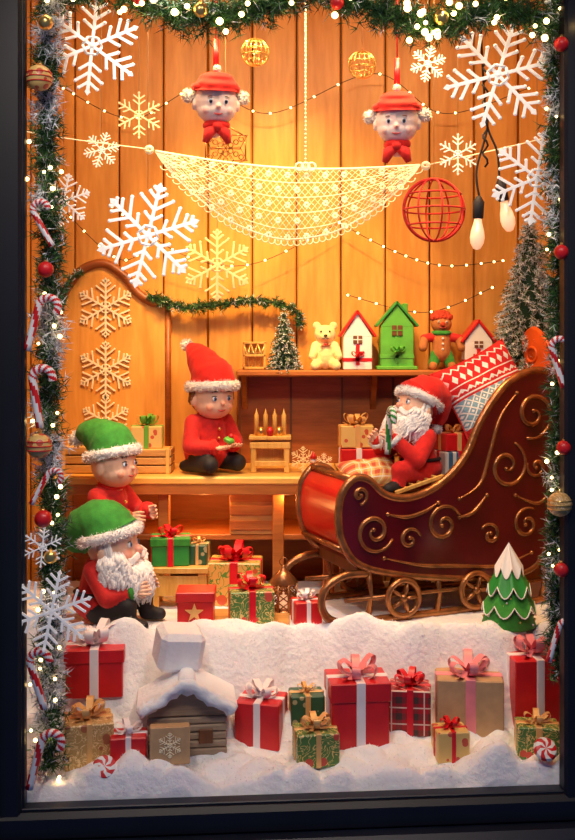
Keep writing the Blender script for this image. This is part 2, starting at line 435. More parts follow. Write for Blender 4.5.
arch=cr([(-1.34,1.9),(-1.32,2.08),(-1.22,2.24),(-1.08,2.29),(-.96,2.22),(-.88,2.12),(-.79,2.065),(-.70,2.06)],6)
b=B(); out=[(a[0],a[1]) for a in arch]+[(-.7,1.12),(-1.34,1.12)]
b.prism(out,1.865,1.894,WALLW)
b.tube([(a[0],1.86,a[1]) for a in arch],.026,TRIMW,8,fl=1)
b.tube([(-.7,1.86,2.06),(-.7,1.86,1.13)],.018,TRIMW,8)
b.obj('arched_headboard_panel')
# ------------------------------------------------------------------ snowflakes
def snowflake(r,style=0,m=FLAKE,rotz=0,tilt=0,loc=(0,0,0),string=True,th=.008,name='snowflake_ornament'):
    b=B(); w=r*.066
    for k in range(6):
        A=Matrix.Rotation(k*math.pi/3,4,'Y')
        b.box((0,0,r*.48),(w,th,r*.96),m,bev=.001,M=A)
        if style==0: br=[(.35,.26),(.55,.34),(.75,.24)]
        elif style==1: br=[(.3,.2),(.5,.4),(.72,.2),(.86,.12)]
        else: br=[(.45,.3),(.68,.28)]
        for t,l in br:
            for sg in (-1,1):
                d=Vector((math.sin(sg*math.pi/3.4),0,math.cos(math.pi/3.4))); c=Vector((0,0,r*t))+d*r*l/2
                b.box(c,(w*.9,th*.9,r*l),m,rot=(0,sg*math.pi/3.4,0),bev=.001,M=A)
                b.ell(Vector((0,0,r*t))+d*r*l,(w*.6,th*.6,w*.6),m,seg=8,rings=6,M=A)
        b.prism([(-w*.9,r*.96),(0,r*.86),(w*.9,r*.96),(0,r*1.04)],-th/2,th/2,m,M=A)
    hexa=[(r*.2*math.cos(a*math.pi/3),r*.2*math.sin(a*math.pi/3)) for a in range(6)]
    for i in range(6):
        p,q=hexa[i],hexa[(i+1)%6]; b.tube([(p[0],0,p[1]),(q[0],0,q[1])],w*.45,m,6)
    b.ell((0,0,0),(r*.09,th*.7,r*.09),m,seg=10,rings=6)
    M=Matrix.Rotation(rotz,4,'Z')@Matrix.Rotation(tilt,4,'Y')
    b2=B(); b2.mats=b.mats; b2.v=[tuple(M@Vector(p)) for p in b.v]; b2.f=b.f;b2.m=b.m;b2.s=b.s
    if string: b2.tube([(0,0,r*.9),(0,0,CEIL-loc[2])],.0014,STR,4)
    return b2.obj(name,loc)
snowflake(.205,0,loc=(-.83,.25,3.09),rotz=.1,tilt=.1)
snowflake(.235,1,loc=(-.628,.5,2.31),rotz=-.1,tilt=.25)
snowflake(.12,2,FLAKEC,loc=(-.772,1.2,3.01),rotz=.2)
snowflake(.09,0,loc=(-.93,1.0,2.79),tilt=.3)
snowflake(.125,1,loc=(-1.03,.6,2.48),tilt=.2)
snowflake(.19,1,FLAKEG,loc=(-.38,1.4,2.245),rotz=.15)
snowflake(.087,0,loc=(.674,.8,3.165),tilt=.2)
snowflake(.23,0,loc=(.905,.3,2.98),rotz=-.1,tilt=.3)
snowflake(.10,2,loc=(.835,.9,2.75))
snowflake(.205,1,loc=(1.098,.4,2.553),rotz=-.15,tilt=.15)
snowflake(.16,0,loc=(-.93,-.055,.77),rotz=.07,tilt=.2,string=False)
snowflake(.08,2,loc=(-.97,-.04,1.02),rotz=.07,tilt=.1,string=False)
for zz,rr in ((2.03,.17),(1.665,.165),(1.36,.15)): snowflake(rr,1,FLAKEC,loc=(-1.065,1.855,zz),string=False,name='wooden_snowflake_plaque')
# ------------------------------------------------------------------ pine garlands and trees
def needles(b,c,axis,n,L,frost,spread=1.0,w=.0026):
    for _ in range(n):
        d=Vector((U(-1,1),U(-1,1),U(-1,1))); d=(d.normalized()*spread+axis*.5).normalized()
        l=L*U(.6,1.1); a=d.cross(Vector((R()-.5,R()-.5,R()-.5)))
        if a.length<1e-4: continue
        a=a.normalized()*w
        m=ND[3] if R()<frost else ND[random.choice((0,0,1,1,2))]
        b.add([c-a,c+a,c+d*l],[[0,1,2]],m)
def garland(name,pts,rad,dens,L,frost,lights=0,lr=.008):
    P=cr(pts,10); b=B(); b.tube(P,.008,ND[0],6); lb=B()
    for i in range(len(P)-1):
        t=(P[i+1]-P[i]); n=max(1,int(dens*t.length))
        for _ in range(n):
            q=P[i]+t*R(); d=Vector((U(-1,1),U(-.8,.8),U(-1,1))).normalized()
            tip=q+d*rad*U(.3,1.05); ax=(tip-q).normalized()
            fr=min(.97,frost*(2.3 if noise.noise(tip*6)>.06 else .3))
            for k in range(4):
                needles(b,q.lerp(tip,(k+.5)/4),ax,5,L,fr*(.5+.5*k/3),.9)
    o=b.obj(name,recalc=False)
    if lights:
        for _ in range(lights):
            q=random.choice(P)+Vector((U(-1,1)*rad*.8,U(-1,-.5)*rad*.9,U(-1,1)*rad*.8)); lb.ell(q,lr*U(.6,1.1),FAIRY,seg=8,rings=6)
        l=lb.obj('fairy_lights')
    return o
garland('pine_garland',[(-.97,.07,3.3),(-.985,.07,2.7),(-.965,.07,2.2),(-.975,.07,1.6),(-.955,.07,1.0),(-.965,.07,.5),(-.97,.07,.1)],.09,500,.047,.4,40,.009)
garland('pine_garland',[(1.12,.2,3.3),(1.125,.2,2.8),(1.14,.2,2.2),(1.15,.2,1.6),(1.13,.2,1.0),(1.14,.2,.45)],.08,400,.047,.3,30,.009)
garland('pine_garland',[(-1.0,.1,3.24),(-.75,.1,3.3),(-.6,.1,3.24),(-.4,.1,3.17),(-.1,.1,3.2),(.1,.1,3.28),(.35,.1,3.2),(.6,.1,3.13),(.85,.1,3.2),(1.1,.14,3.14)],.115,620,.05,.05,64,.014)
garland('pine_swag',[(-1.33,1.81,2.0),(-1.27,1.81,2.18),(-1.2,1.83,2.24)],.03,150,.03,.1)
garland('pine_swag',[(-.8,1.83,2.1),(-.62,1.81,2.03),(-.45,1.81,2.04),(-.28,1.81,2.06),(-.1,1.81,2.06),(.05,1.82,2.0),(.07,1.83,1.92)],.05,330,.035,.06)
def tree(name,loc,h,r,frost,tiers=14,L=.03,per=6):
    b=B(); b.tube([(0,0,0),(0,0,h*.97)],[h*.02,h*.004],ND[0],6)
    b.lathe([(r*.3,0),(r*.32,.02),(r*.1,.03)],SHELFW,12)
    b.lathe([(r*.6,h*.07),(r*.1,h*.8),(0,h*.9)],ND[0],16)
    for t in range(tiers):
        z=h*(.06+.9*t/tiers); rr=r*(1-t/tiers)**.85+.006; nb=max(5,int(13*rr/r)+5)
        for k in range(nb):
            a=2*math.pi*(k+R()*.6)/nb; d=Vector((math.cos(a),math.sin(a),0)); q=Vector((0,0,z+U(-.01,.01)))
            l=rr*U(.8,1.1); tip=q+d*l+Vector((0,0,-l*.25)); st=max(3,int(l/.011))
            b.tube([q,tip],[.003,.0015],ND[0],4)
            for s_ in range(st):
                f=(s_+1)/st
                needles(b,q.lerp(tip,f)-Vector((0,0,f*f*l*.1)),(d-Vector((0,0,.2))).normalized(),per,L*(1-.3*f),min(.95,frost*(.3+1.0*f)),.9,.0027)
    needles(b,Vector((0,0,h*.95)),Vector((0,0,1)),24,L,frost,.6)
    return b.obj(name,loc,recalc=False)
tree('snowy_christmas_tree',(1.36,1.625,1.67),.92,.235,.55,26,.042,10)
tree('miniature_snowy_tree',(-.02,1.74,1.67),.36,.105,.4,13,.024,8)
# ------------------------------------------------------------------ gifts
def bow(b,c,s,m,loops=4,tails=True,rz=0):
    c=Vector(c)
    for k in range(loops):
        a=rz+2*math.pi*k/loops+U(-.15,.15); d=Vector((math.cos(a),math.sin(a),0)); wd=Vector((-math.sin(a),math.cos(a),0))
        up=.55 if loops<=4 else U(.3,.9); pts=[]
        for t in range(13):
            q=t/12*math.pi*2; rr=math.sin(q/2)
            pts.append(c+d*s*rr*(1.0)*(.9)+Vector((0,0,1))*(s*up*rr*.7 - math.sin(q)*s*.28))
        b.strip(pts,wd,s*.38,m)
    b.ell(c+Vector((0,0,s*.08)),(s*.2,s*.2,s*.16),m,seg=10,rings=8)
    if tails:
        for a in (rz+.7,rz+3.6):
            d=Vector((math.cos(a),math.sin(a),0)); wd=Vector((-math.sin(a),math.cos(a),0))
            b.strip([c+d*s*t+Vector((0,0,s*.12*math.sin(t*7))) for t in (0,.3,.6,.9,1.15)],wd,s*.25,m)
def gift(name,x,yf,z,w,d,h,paper_,rib,rz=0,bs=.35,rw=.12,lid=False,loops=4,rx=0,ry=0,lidm=None,bowm=None):
    b=B(); hb=h-.01 if lid else h; b.box((0,0,hb/2),(w,d,hb),paper_,bev=.005)
    e=.006
    if lid: b.box((0,0,h*.86),(w+.014,d+.014,h*.28),lidm or paper_,bev=.004); e=.02
    if rib:
        r_=w*rw*1.3
        b.box((0,0,(h+.004)/2),(r_,d+e,h+.004),rib,bev=.002); b.box((0,0,(h+.003)/2),(w+e,r_,h+.003),rib,bev=.002)
        if bs: bow(b,(0,0,h+.01),w*bs,bowm or rib,loops,rz=U(0,.6))
    return b.obj(name,(x,yf+d/2,z),(rx,ry,rz))
def sg(name,x,yf,w,d,h,p,r,rz=0,**k):
    z=k.pop('z',None)
    if z is None: z=max(.045,min(snow_h(x+a*w*.35,yf+.01) for a in(-1,0,1))-.008)
    return gift(name,x,yf,z,w,d,h,p,r,rz,**k)
sg('gift_box',-.842,.14,.2,.18,.19,P_GOLD,GRIB,.25,bs=.4,loops=6,rw=.09)
sg('gift_box',-.665,.13,.15,.12,.115,RED,WRIB,.12,bs=.42)
sg('gift_box',-.115,.36,.2,.18,.2,RED,WRIB,-.22,bs=.4,loops=6)
sg('gift_box',.085,.42,.15,.13,.15,P_DG,GRIB,.1,bs=.3)
sg('gift_box',.12,.19,.18,.15,.14,P_GG,GRIB,.15,bs=.4,loops=6,rw=.09)
sg('gift_box',.306,.3,.25,.2,.29,RED,WRIB,.1,bs=.4,loops=6,lid=True,bowm=PRIB)
sg('gift_box',.545,.38,.18,.16,.2,P_PLAID,RRIB,-.1,bs=.42,loops=6)
sg('gift_box',.7,.24,.14,.12,.13,P_GY,RRIB,.1,bs=.35,rw=.1)
sg('gift_box',.81,.38,.29,.18,.25,KRAFT,PRIB,-.08,bs=.35,loops=6)
sg('gift_box',1.11,.42,.23,.2,.32,RED,WRIB,.1,bs=.42,loops=6,bowm=PRIB)
sg('gift_box',1.08,.26,.18,.13,.14,P_GG,GRIB,-.1,bs=.35)
sg('gift_box',-.865,.42,.25,.2,.215,RED,WRIB,.1,bs=.42,loops=6,lid=True,z=.255)
b=B(); b.box((0,0,.075),(.165,.07,.15),KRAFT,bev=.004); 
e=empty('kraft_snowflake_box',(-.487,.14,max(.05,snow_h(-.487,.14)-.008)),(-.12,0,.12)); b.obj('box',parent=e)
f=snowflake(.05,1,FLAKEC,loc=(0,-.037,.078),string=False,th=.004,name='snowflake_motif'); f.parent=e
e=empty('snowy_log_cabin',(-.44,.36,max(.06,snow_h(-.44,.26)-.01)),(0,0,.12))
b=B()
for k in range(6): b.box((0,-.0,.02+k*.034),(.34,.2,.031),GREYW,bev=.008)
b.prism([(-.17,.2),(.17,.2),(0,.29)],-.1,.1,GREYW)
b.box((-.09,-.105,.09),(.07,.012,.08),CRATEW); b.box((.08,-.105,.09),(.06,.012,.06),DKW); b.obj('logs',parent=e)
b=B()
for sgn in (-1,1): b.box((sgn*.1,0,.262),(.25,.25,.045),SNOW,rot=(0,sgn*.5,0),bev=.02)
b.tube([(0,-.13,.31),(0,.13,.31)],.038,SNOW,10,nz=.3)
b.tube(cr([(-.2,-.125,.205),(-.1,-.125,.26),(0,-.125,.315),(.1,-.125,.26),(.2,-.125,.205)],5),.024,SNOW,10,nz=.9)
b.obj('snow_roof',parent=e)
b=B(); b.box((0,0,.1),(.2,.17,.18),SNOW,bev=.025)
b.obj('snow_block',(-.5,.45,.38),(.18,.12,.35))
# candy
def candycane(b,M,s=1,A=None):
    pts=[(0,0,-.1*s),(0,0,0),(0,0,.05*s)]+[(.03*s-.03*s*math.cos(a),0,.05*s+.03*s*math.sin(a)) for a in [math.pi*k/8 for k in range(1,9)]]+[(.06*s,0,.035*s)]
    P=cr(pts,4); b.tube(P,.0125*s,WHITE,12,stripe=(A or RED,1,1,6),M=M)
def cane(loc,s,rot): b=B(); candycane(b,Matrix.Identity(4),s); return b.obj('candy_cane',loc,rot)
cane((-1.0,-.04,1.92),1.25,(0,.25,.1)); cane((-1.0,-.04,1.62),1.3,(0,-.15,.1)); cane((-1.0,-.04,.5),1.25,(0,-.3,0)); cane((-.99,-.04,.19),1.3,(0,.25,.1)); cane((-.98,-.04,2.3),1.0,(0,-.5,.1)); cane((-.97,-.04,1.27),.9,(0,.5,.1))
cane((1.1,.1,1.75),1.1,(0,-.3,0)); cane((1.1,.1,.62),1.0,(0,.3,0))
def mint(loc,rot,r=.045):
    b=B(); n=24
    for k in range(n):
        a0,a1=2*math.pi*k/n,2*math.pi*(k+1)/n; m=RED if (k//2)%2 else WHITE; prev=None
        rings=[(0,.018,0),(r*.5,.018,.35),(r*.85,.014,.7),(r,0,.9),(r*.85,-.014,.7),(r*.5,-.018,.35),(0,-.018,0)]
        for i in range(6):
            (r0,y0,t0),(r1,y1,t1)=rings[i],rings[i+1]
            b.add([(r0*math.cos(a0+t0),y0,r0*math.sin(a0+t0)),(r0*math.cos(a1+t0),y0,r0*math.sin(a1+t0)),(r1*math.cos(a1+t1),y1,r1*math.sin(a1+t1)),(r1*math.cos(a0+t1),y1,r1*math.sin(a0+t1))],[[0,1,2,3]],m,True)
    return b.obj('peppermint_candy',loc,rot)
mint((-.745,.07,.1),(-.7,0,.2),.05); mint((1.08,.19,.125),(-.7,.3,-.2),.05)
def bauble(loc,r,m,m2=None,string=0):
    b=B(); b.ell((0,0,0),r,m,seg=20,rings=14); b.lathe([(r*.2,r*.95),(r*.2,r*1.12)],GOLD,10)
    b.tube([(r*.12*math.cos(a),0,r*1.2+r*.12*math.sin(a)) for a in [k*math.pi/4 for k in range(8)]],r*.025,GOLD,5,closed=True)
    if m2:
        for t in (-.35,0,.35):
            q=math.sqrt(1-t*t)*r*1.01; b.tube([(q*math.cos(a),q*math.sin(a),t*r) for a in [k*math.pi/10 for k in range(20)]],r*.05,m2,5,closed=True)
    if string: b.tube([(0,0,r*1.3),(0,0,string)],.0014,STR,4)
    return b.obj('bauble_ornament',loc)
bauble((-.985,-.03,2.88),.052,P_GY,RED); bauble((-.985,-.03,1.42),.05,P_GY,RED); bauble((-.96,-.03,2.12),.032,RED); bauble((-.97,-.03,1.13),.035,RED); bauble((-.96,-.03,3.1),.03,GOLD); bauble((-.94,-.03,.98),.028,GOLD)
bauble((1.11,.08,1.17),.05,P_GOLD,GOLD); bauble((1.12,.09,2.2),.03,RED); bauble((1.13,.09,1.4),.03,RED); bauble((1.12,.09,3.05),.03,RED); bauble((1.12,.09,.9),.03,RED)
bauble((-.35,.03,3.17),.03,GOLD); bauble((.2,.03,3.2),.028,RED); bauble((.62,.03,3.14),.03,GOLD); bauble((-.6,.03,3.22),.028,RED)
def wireball(name,loc,r,m,wr,n,string=True,extra=0,lats=(-.6,-.2,.2,.6)):
    b=B()
    for k in range(n):
        A=Matrix.Rotation(math.pi*k/n,4,'Z'); b.tube([A@Vector((r*math.cos(a),0,r*math.sin(a))) for a in [j*math.pi/20 for j in range(40)]],wr*(1.8 if k==0 else 1),m,6,closed=True)
    for t in lats:
        q=math.sqrt(1-t*t)*r; b.tube([(q*math.cos(a),q*math.sin(a),t*r) for a in [j*math.pi/14 for j in range(28)]],wr,m,6,closed=True)
    for k in range(extra):
        q=U(0,6.28);z=U(-.8,.8);s_=math.sqrt(1-z*z); b.ell((r*s_*math.cos(q),r*s_*math.sin(q),r*z),r*.09,m,seg=8,rings=6)
    b.tube([(0,0,r),(0,0,CEIL-loc[2])],.0014,STR,4)
    return b.obj(name,loc,(0,0,.12))
wireball('red_wire_sphere',(.703,.8,2.464),.148,REDM,.0045,4,lats=(-.5,0,.5))
wireball('filigree_ball_ornament',(-.156,.8,3.22),.065,GOLD,.0022,8,extra=10); wireball('filigree_ball_ornament',(.358,.8,3.16),.065,GOLD,.0022,8,extra=10)
b=B()
for k in range(6):
    A=Matrix.Rotation(k*math.pi/3,4,'Y')
    b.tube([A@Vector((0,0,0)),A@Vector((-.04,0,.06)),A@Vector((0,0,.125)),A@Vector((.04,0,.06))],.0045,BRONZE,5,closed=True)
    b.tube([A@Vector((0,0,.115)),A@Vector((.1,0,.058))],.004,BRONZE,5)
    for t in (.03,.06,.09): b.tube([A@Vector((.012*math.cos(a),0,t+.012*math.sin(a))) for a in [j*math.pi/5 for j in range(10)]],.003,BRONZE,4,closed=True)
b.tube([(0,0,.12),(0,0,CEIL-2.82)],.0014,STR,4)
b.obj('filigree_star_ornament',(-.31,1.0,2.80))
# lace hammock
b=B(); x0,x1=-.66,.66; nu=84; nv=19
def lp(u,v):
    x=x0+(x1-x0)*u; zt=2.785-.07*u-.05*math.sin(math.pi*u)
    dep=.37*math.sin(math.pi*u)**.8 if 0<u<1 else 0
    return Vector((x,1.0-.07*math.sin(math.pi*v*.8)*math.sin(math.pi*u)+.02*math.sin(u*30)*v,zt-dep*v))
for i in range(nu+1):
    for j in range(nv+1):
        p=lp(i/nu,j/nv)
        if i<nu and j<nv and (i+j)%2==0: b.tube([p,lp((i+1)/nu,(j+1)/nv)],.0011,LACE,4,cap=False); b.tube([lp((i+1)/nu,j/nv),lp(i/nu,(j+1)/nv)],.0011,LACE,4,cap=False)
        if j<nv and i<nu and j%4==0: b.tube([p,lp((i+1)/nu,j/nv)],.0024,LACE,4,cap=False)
        if 3<i<nu-3 and (i+3*(j//4))%6==0 and j%4==2:
            c=p
            for k in range(6):
                a=k*math.pi/3; b.ell(c+Vector((.0105*math.cos(a),-.004,.0105*math.sin(a))),(.0065,.002,.0065),LACE,seg=8,rings=5)
            b.ell(c+Vector((0,-.006,0)),.004,GOLD,seg=6,rings=4)
        elif 2<i<nu-2 and R()<.22: b.ell(p+Vector((0,-.003,0)),.0033,FLAKE,seg=6,rings=4)
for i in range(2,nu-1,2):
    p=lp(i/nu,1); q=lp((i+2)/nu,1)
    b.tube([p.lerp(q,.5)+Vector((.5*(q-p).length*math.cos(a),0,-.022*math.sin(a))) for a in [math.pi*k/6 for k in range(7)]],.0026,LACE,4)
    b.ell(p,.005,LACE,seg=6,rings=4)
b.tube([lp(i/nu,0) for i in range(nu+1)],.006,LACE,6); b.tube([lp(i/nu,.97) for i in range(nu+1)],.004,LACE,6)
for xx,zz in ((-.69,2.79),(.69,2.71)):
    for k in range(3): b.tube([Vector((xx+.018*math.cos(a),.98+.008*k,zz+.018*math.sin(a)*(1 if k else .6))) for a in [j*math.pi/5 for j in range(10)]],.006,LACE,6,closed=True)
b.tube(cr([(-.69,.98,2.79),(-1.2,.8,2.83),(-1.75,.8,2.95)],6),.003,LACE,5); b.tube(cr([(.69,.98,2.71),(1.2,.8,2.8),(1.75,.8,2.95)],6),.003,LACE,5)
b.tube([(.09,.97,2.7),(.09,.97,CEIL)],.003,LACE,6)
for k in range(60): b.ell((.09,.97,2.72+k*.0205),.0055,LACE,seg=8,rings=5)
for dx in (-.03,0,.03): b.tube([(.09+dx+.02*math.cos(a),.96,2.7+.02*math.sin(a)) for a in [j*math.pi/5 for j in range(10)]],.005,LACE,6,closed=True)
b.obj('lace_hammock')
# edison bulbs
e=empty('edison_pendant_lamps',(0,0,0))
b=B(); bb=B()
for (bx,bz,sx) in ((.855,2.33,.02),(.985,2.41,-.1)):
    T=Matrix.Translation((bx,.5,bz))@Matrix.Rotation(sx*2,4,'Y')
    bb.lathe([(.0,-.085),(.016,-.08),(.03,-.055),(.034,-.03),(.03,.0),(.02,.035),(.016,.065)],BULB,16,T)
    b.lathe([(.018,.055),(.024,.06),(.026,.13),(.014,.15),(.007,.16)],BLACK,14,T)
    top=T@Vector((0,0,.16)); b.tube(cr([top,top+Vector((-.01,0,.12)),(.9,.5,2.8),(.885,.5,2.95),(.87,.5,3.3),(.87,.5,CEIL)],6),.005,BLACK,6)
b.tube([Vector((.89+.012*math.sin(t*1.3),.5+.012*math.cos(t*1.3),2.62+t*.016)) for t in range(30)],.005,BLACK,6)
b.obj('sockets_and_cable',parent=e); bb.obj('bulbs',parent=e)
b=B()
for pts in ([(.3,1.8,2.52),(.6,1.78,2.36),(.9,1.78,2.27),(1.25,1.8,2.3)],[(-1.0,1.7,2.6),(-.6,1.75,2.33),(-.2,1.78,2.28),(.3,1.8,2.52)],[(-1.3,1.75,2.6),(-.95,1.75,2.3),(-.7,1.75,2.5)],[(.35,1.8,2.1),(.8,1.78,2.0),(1.2,1.78,2.15)],[(-1.3,1.8,3.3),(-.9,1.78,3.12),(-.5,1.78,3.3),(-.1,1.78,3.15),(.5,1.78,3.38),(.9,1.78,3.15),(1.4,1.8,3.3)]):
    P=cr(pts,14); b.tube(P,.002,BLACK,4)
    for p in P[::3]: b.ell(p,.007,FAIRY,seg=6,rings=4)
b.obj('string_lights')
# ------------------------------------------------------------------ dolls
def hand(w,d,n,s=.075,curl=.6,mat_=SKIN,flip=1):
    w=Vector(w); d=Vector(d).normalized(); n=Vector(n); n=(n-d*d.dot(n)).normalized(); sd=d.cross(n)*flip
    pr=[('c',w,w+d*s*.2,s*.17,s*.17,mat_)]
    for i in range(4):
        o=(i-1.5)*.19*s; base=w+d*s*.5+sd*o
        pr.append(('c',w+d*s*.12+sd*o*.6,base,s*.11,s*.1,mat_))
        L=[.4,.47,.44,.33][i]*s; a1=curl*.6; a2=curl*1.5
        p1=base+(d*math.cos(a1)+n*math.sin(a1))*L*.5+sd*o*.15
        p2=p1+(d*math.cos(a2)+n*math.sin(a2))*L*.5
        pr+=[('c',base,p1,s*.088,s*.08,mat_),('c',p1,p2,s*.08,s*.066,mat_)]
    tb=w+d*s*.15-sd*s*.2; t1=tb+(d*.6-sd*.75+n*.25).normalized()*s*.26; t2=t1+(d*.85-sd*.2+n*.5).normalized()*s*.22
    pr+=[('c',tb,t1,s*.11,s*.09,mat_),('c',t1,t2,s*.09,s*.07,mat_)]
    return pr
def head(parent,M,hat,hatm,brimm,beard=False,skin=SKIN,blush=BLUSH,hair=True,mouth='smile',beardlen=.15,eyes='open',pomr=.03,cute=False,hx=.85,bz=.052,hr=.107):
    e=bpy.data.objects.new('head_group',None); e.empty_display_size=.02; col.objects.link(e); e.parent=parent; e.matrix_local=M
    if cute:
        pr=[('e',(0,0,.005),(.098,.098,.1),skin),('e',(.014,0,-.03),(.084,.09,.068),skin),
        ('e',(.066,.046,-.036),.022,blush),('e',(.066,-.046,-.036),.022,blush),
        ('c',(.09,0,-.014),(.103,0,-.018),.009,.011,blush)]
    else:
        pr=[('e',(0,0,.02),(.098,.09,.1),skin),('e',(.02,0,-.035),(.078,.074,.062),skin),
        ('e',(.064,.042,-.028),.028,blush),('e',(.064,-.042,-.028),.028,blush),
        ('c',(.09,0,.0),(.108,0,-.016),.010,.015,blush),('e',(.06,0,-.078),(.03,.03,.024),skin),
        ('e',(.082,.034,.034),(.014,.02,.008),skin),('e',(.082,-.034,.034),(.014,.02,.008),skin)]
    pr+=[('e',(-.0,.098,-.012),(.02,.012,.028),skin),('e',(-.0,-.098,-.012),(.02,.012,.028),skin),('c',(0,0,-.05),(-.015,0,-.12),.04,.04,skin)]
    if hair: pr+=[('e',(-.03,0,.01),(.086,.099,.095),HAIR)]
    organic('head',pr,.0045,3,e)
    b=B(); dz=-.008 if cute else 0
    for sgn in (-1,1):
        c=Vector((.087,sgn*.035,.010+dz))
        if eyes=='dot':
            c=Vector((.0895,sgn*.034,.004))
            b.ell(c,(.006,.0085,.0105),EYEB,seg=14,rings=10); b.ell(c+Vector((.003,0,0)),(.004,.0055,.007),DARK,seg=14,rings=10)
            b.tube([c+Vector((.003-abs(t)*.5,t,.022-t*t*20)) for t in (-.014,-.007,0,.007,.014)],.0018,HAIR,6)
            continue
        b.ell(c,(.009,.0135,.013),EYEW,seg=14,rings=10); b.ell(c+Vector((.0045,0,0)),(.006,.009,.010),EYEB,seg=12,rings=8); b.ell(c+Vector((.007,0,0)),(.0045,.0055,.006),DARK,seg=10,rings=6)
        b.tube([c+Vector((.007-abs(t)*.35,t,.013-t*t*15)) for t in (-.015,-.01,0,.01,.015)],.0018,DARK,6)
        b.tube([(.092-.25*abs(t),sgn*.035+t,.036-t*t*14) for t in (-.016,-.009,0,.009,.016)],.0025,HAIR if not beard else BEARD,6)
    b.tube([((.096 if cute else .093)-t*t*12,t,-.052+t*t*12*(1 if mouth=='smile' else .2)) for t in (-.022,-.015,-.008,0,.008,.015,.022)],[.001,.0025,.0035,.004,.0035,.0025,.001],LIP,6)
    b.obj('face_details',parent=e)
    b=B(); P=cr(hat,6); rr=[]
    n=len(P)
    for i in range(n):
        t=i/(n-1); rr.append(hr*(1-t)**hx*(1-.03*math.sin(t*17))+.013)
    b.tube(P,rr,hatm,28,nz=.1)
    if pomr: b.pom(P[-1]+(P[-1]-P[-2]).normalized()*.015,pomr,FUR)
    ring=[(.106*math.cos(a)-.004,.104*math.sin(a),bz+.012*math.cos(a)) for a in [k*math.pi/16 for k in range(32)]]
    if brimm: b.fluff(ring,.025,brimm,n=1600)
    b.obj('hat',parent=e)
    if beard:
        b=B(); b.ell((.05,0,-.085),(.062,.08,.05),BEARD,nz=.2); b.ell((.045,0,-.12),(.055,.065,beardlen*.45),BEARD,nz=.2)
        for k in range(800):
            a=U(-1.75,1.75); zz=U(-.075,-.005) if abs(a)>.8 else U(-.105,-.058)
            root=Vector((.082*math.cos(a)+.008,.09*math.sin(a),zz)); L=beardlen*U(.5,1.05)*(1-.25*abs(a)/1.7)
            out=Vector((math.cos(a),math.sin(a),0)); ph=U(0,6.28); pts=[]
            for t in range(6):
                q=t/5; pts.append(root+out*(.042*math.sin(q*2.8))+Vector((.014*math.sin(ph+q*8)*q,-root.y*.35*q+.014*math.cos(ph+q*8)*q,-L*q)))
            b.tube(pts,[.006,.008,.008,.006,.004,.0015],BEARD,5)
        for sgn in(-1,1):
            for k in range(26):
                o=Vector((.1,sgn*.004,-.03-U(0,.01))); b.tube([o,o+Vector((.01,sgn*.02,.002-U(0,.008))),o+Vector((-.002,sgn*.045,-.008-U(0,.012))),o+Vector((-.012,sgn*.062,-.002-U(0,.02)))],[.006,.008,.006,.002],BEARD,5)
            for k in range(30):
                o=Vector((U(-.01,.03),sgn*.088,U(-.03,.03))); b.tube([o,o+Vector((.01,sgn*.012,-.03)),o+Vector((0,sgn*.005,-.06))],[.007,.008,.003],BEARD,5)
        b.obj('beard',parent=e)
    elif hair:
        b=B()
        for k in range(130):
            a=U(1.35,4.93); root=Vector((.09*math.cos(a)-.005,.099*math.sin(a),.03)); b.tube([root,root*1.05+Vector((0,0,-.04)),root*1.02+Vector((U(-.01,.01),U(-.01,.01),-U(.04,.065)))],[.007,.007,.002],HAIR,5)
        b.obj('hair',parent=e)
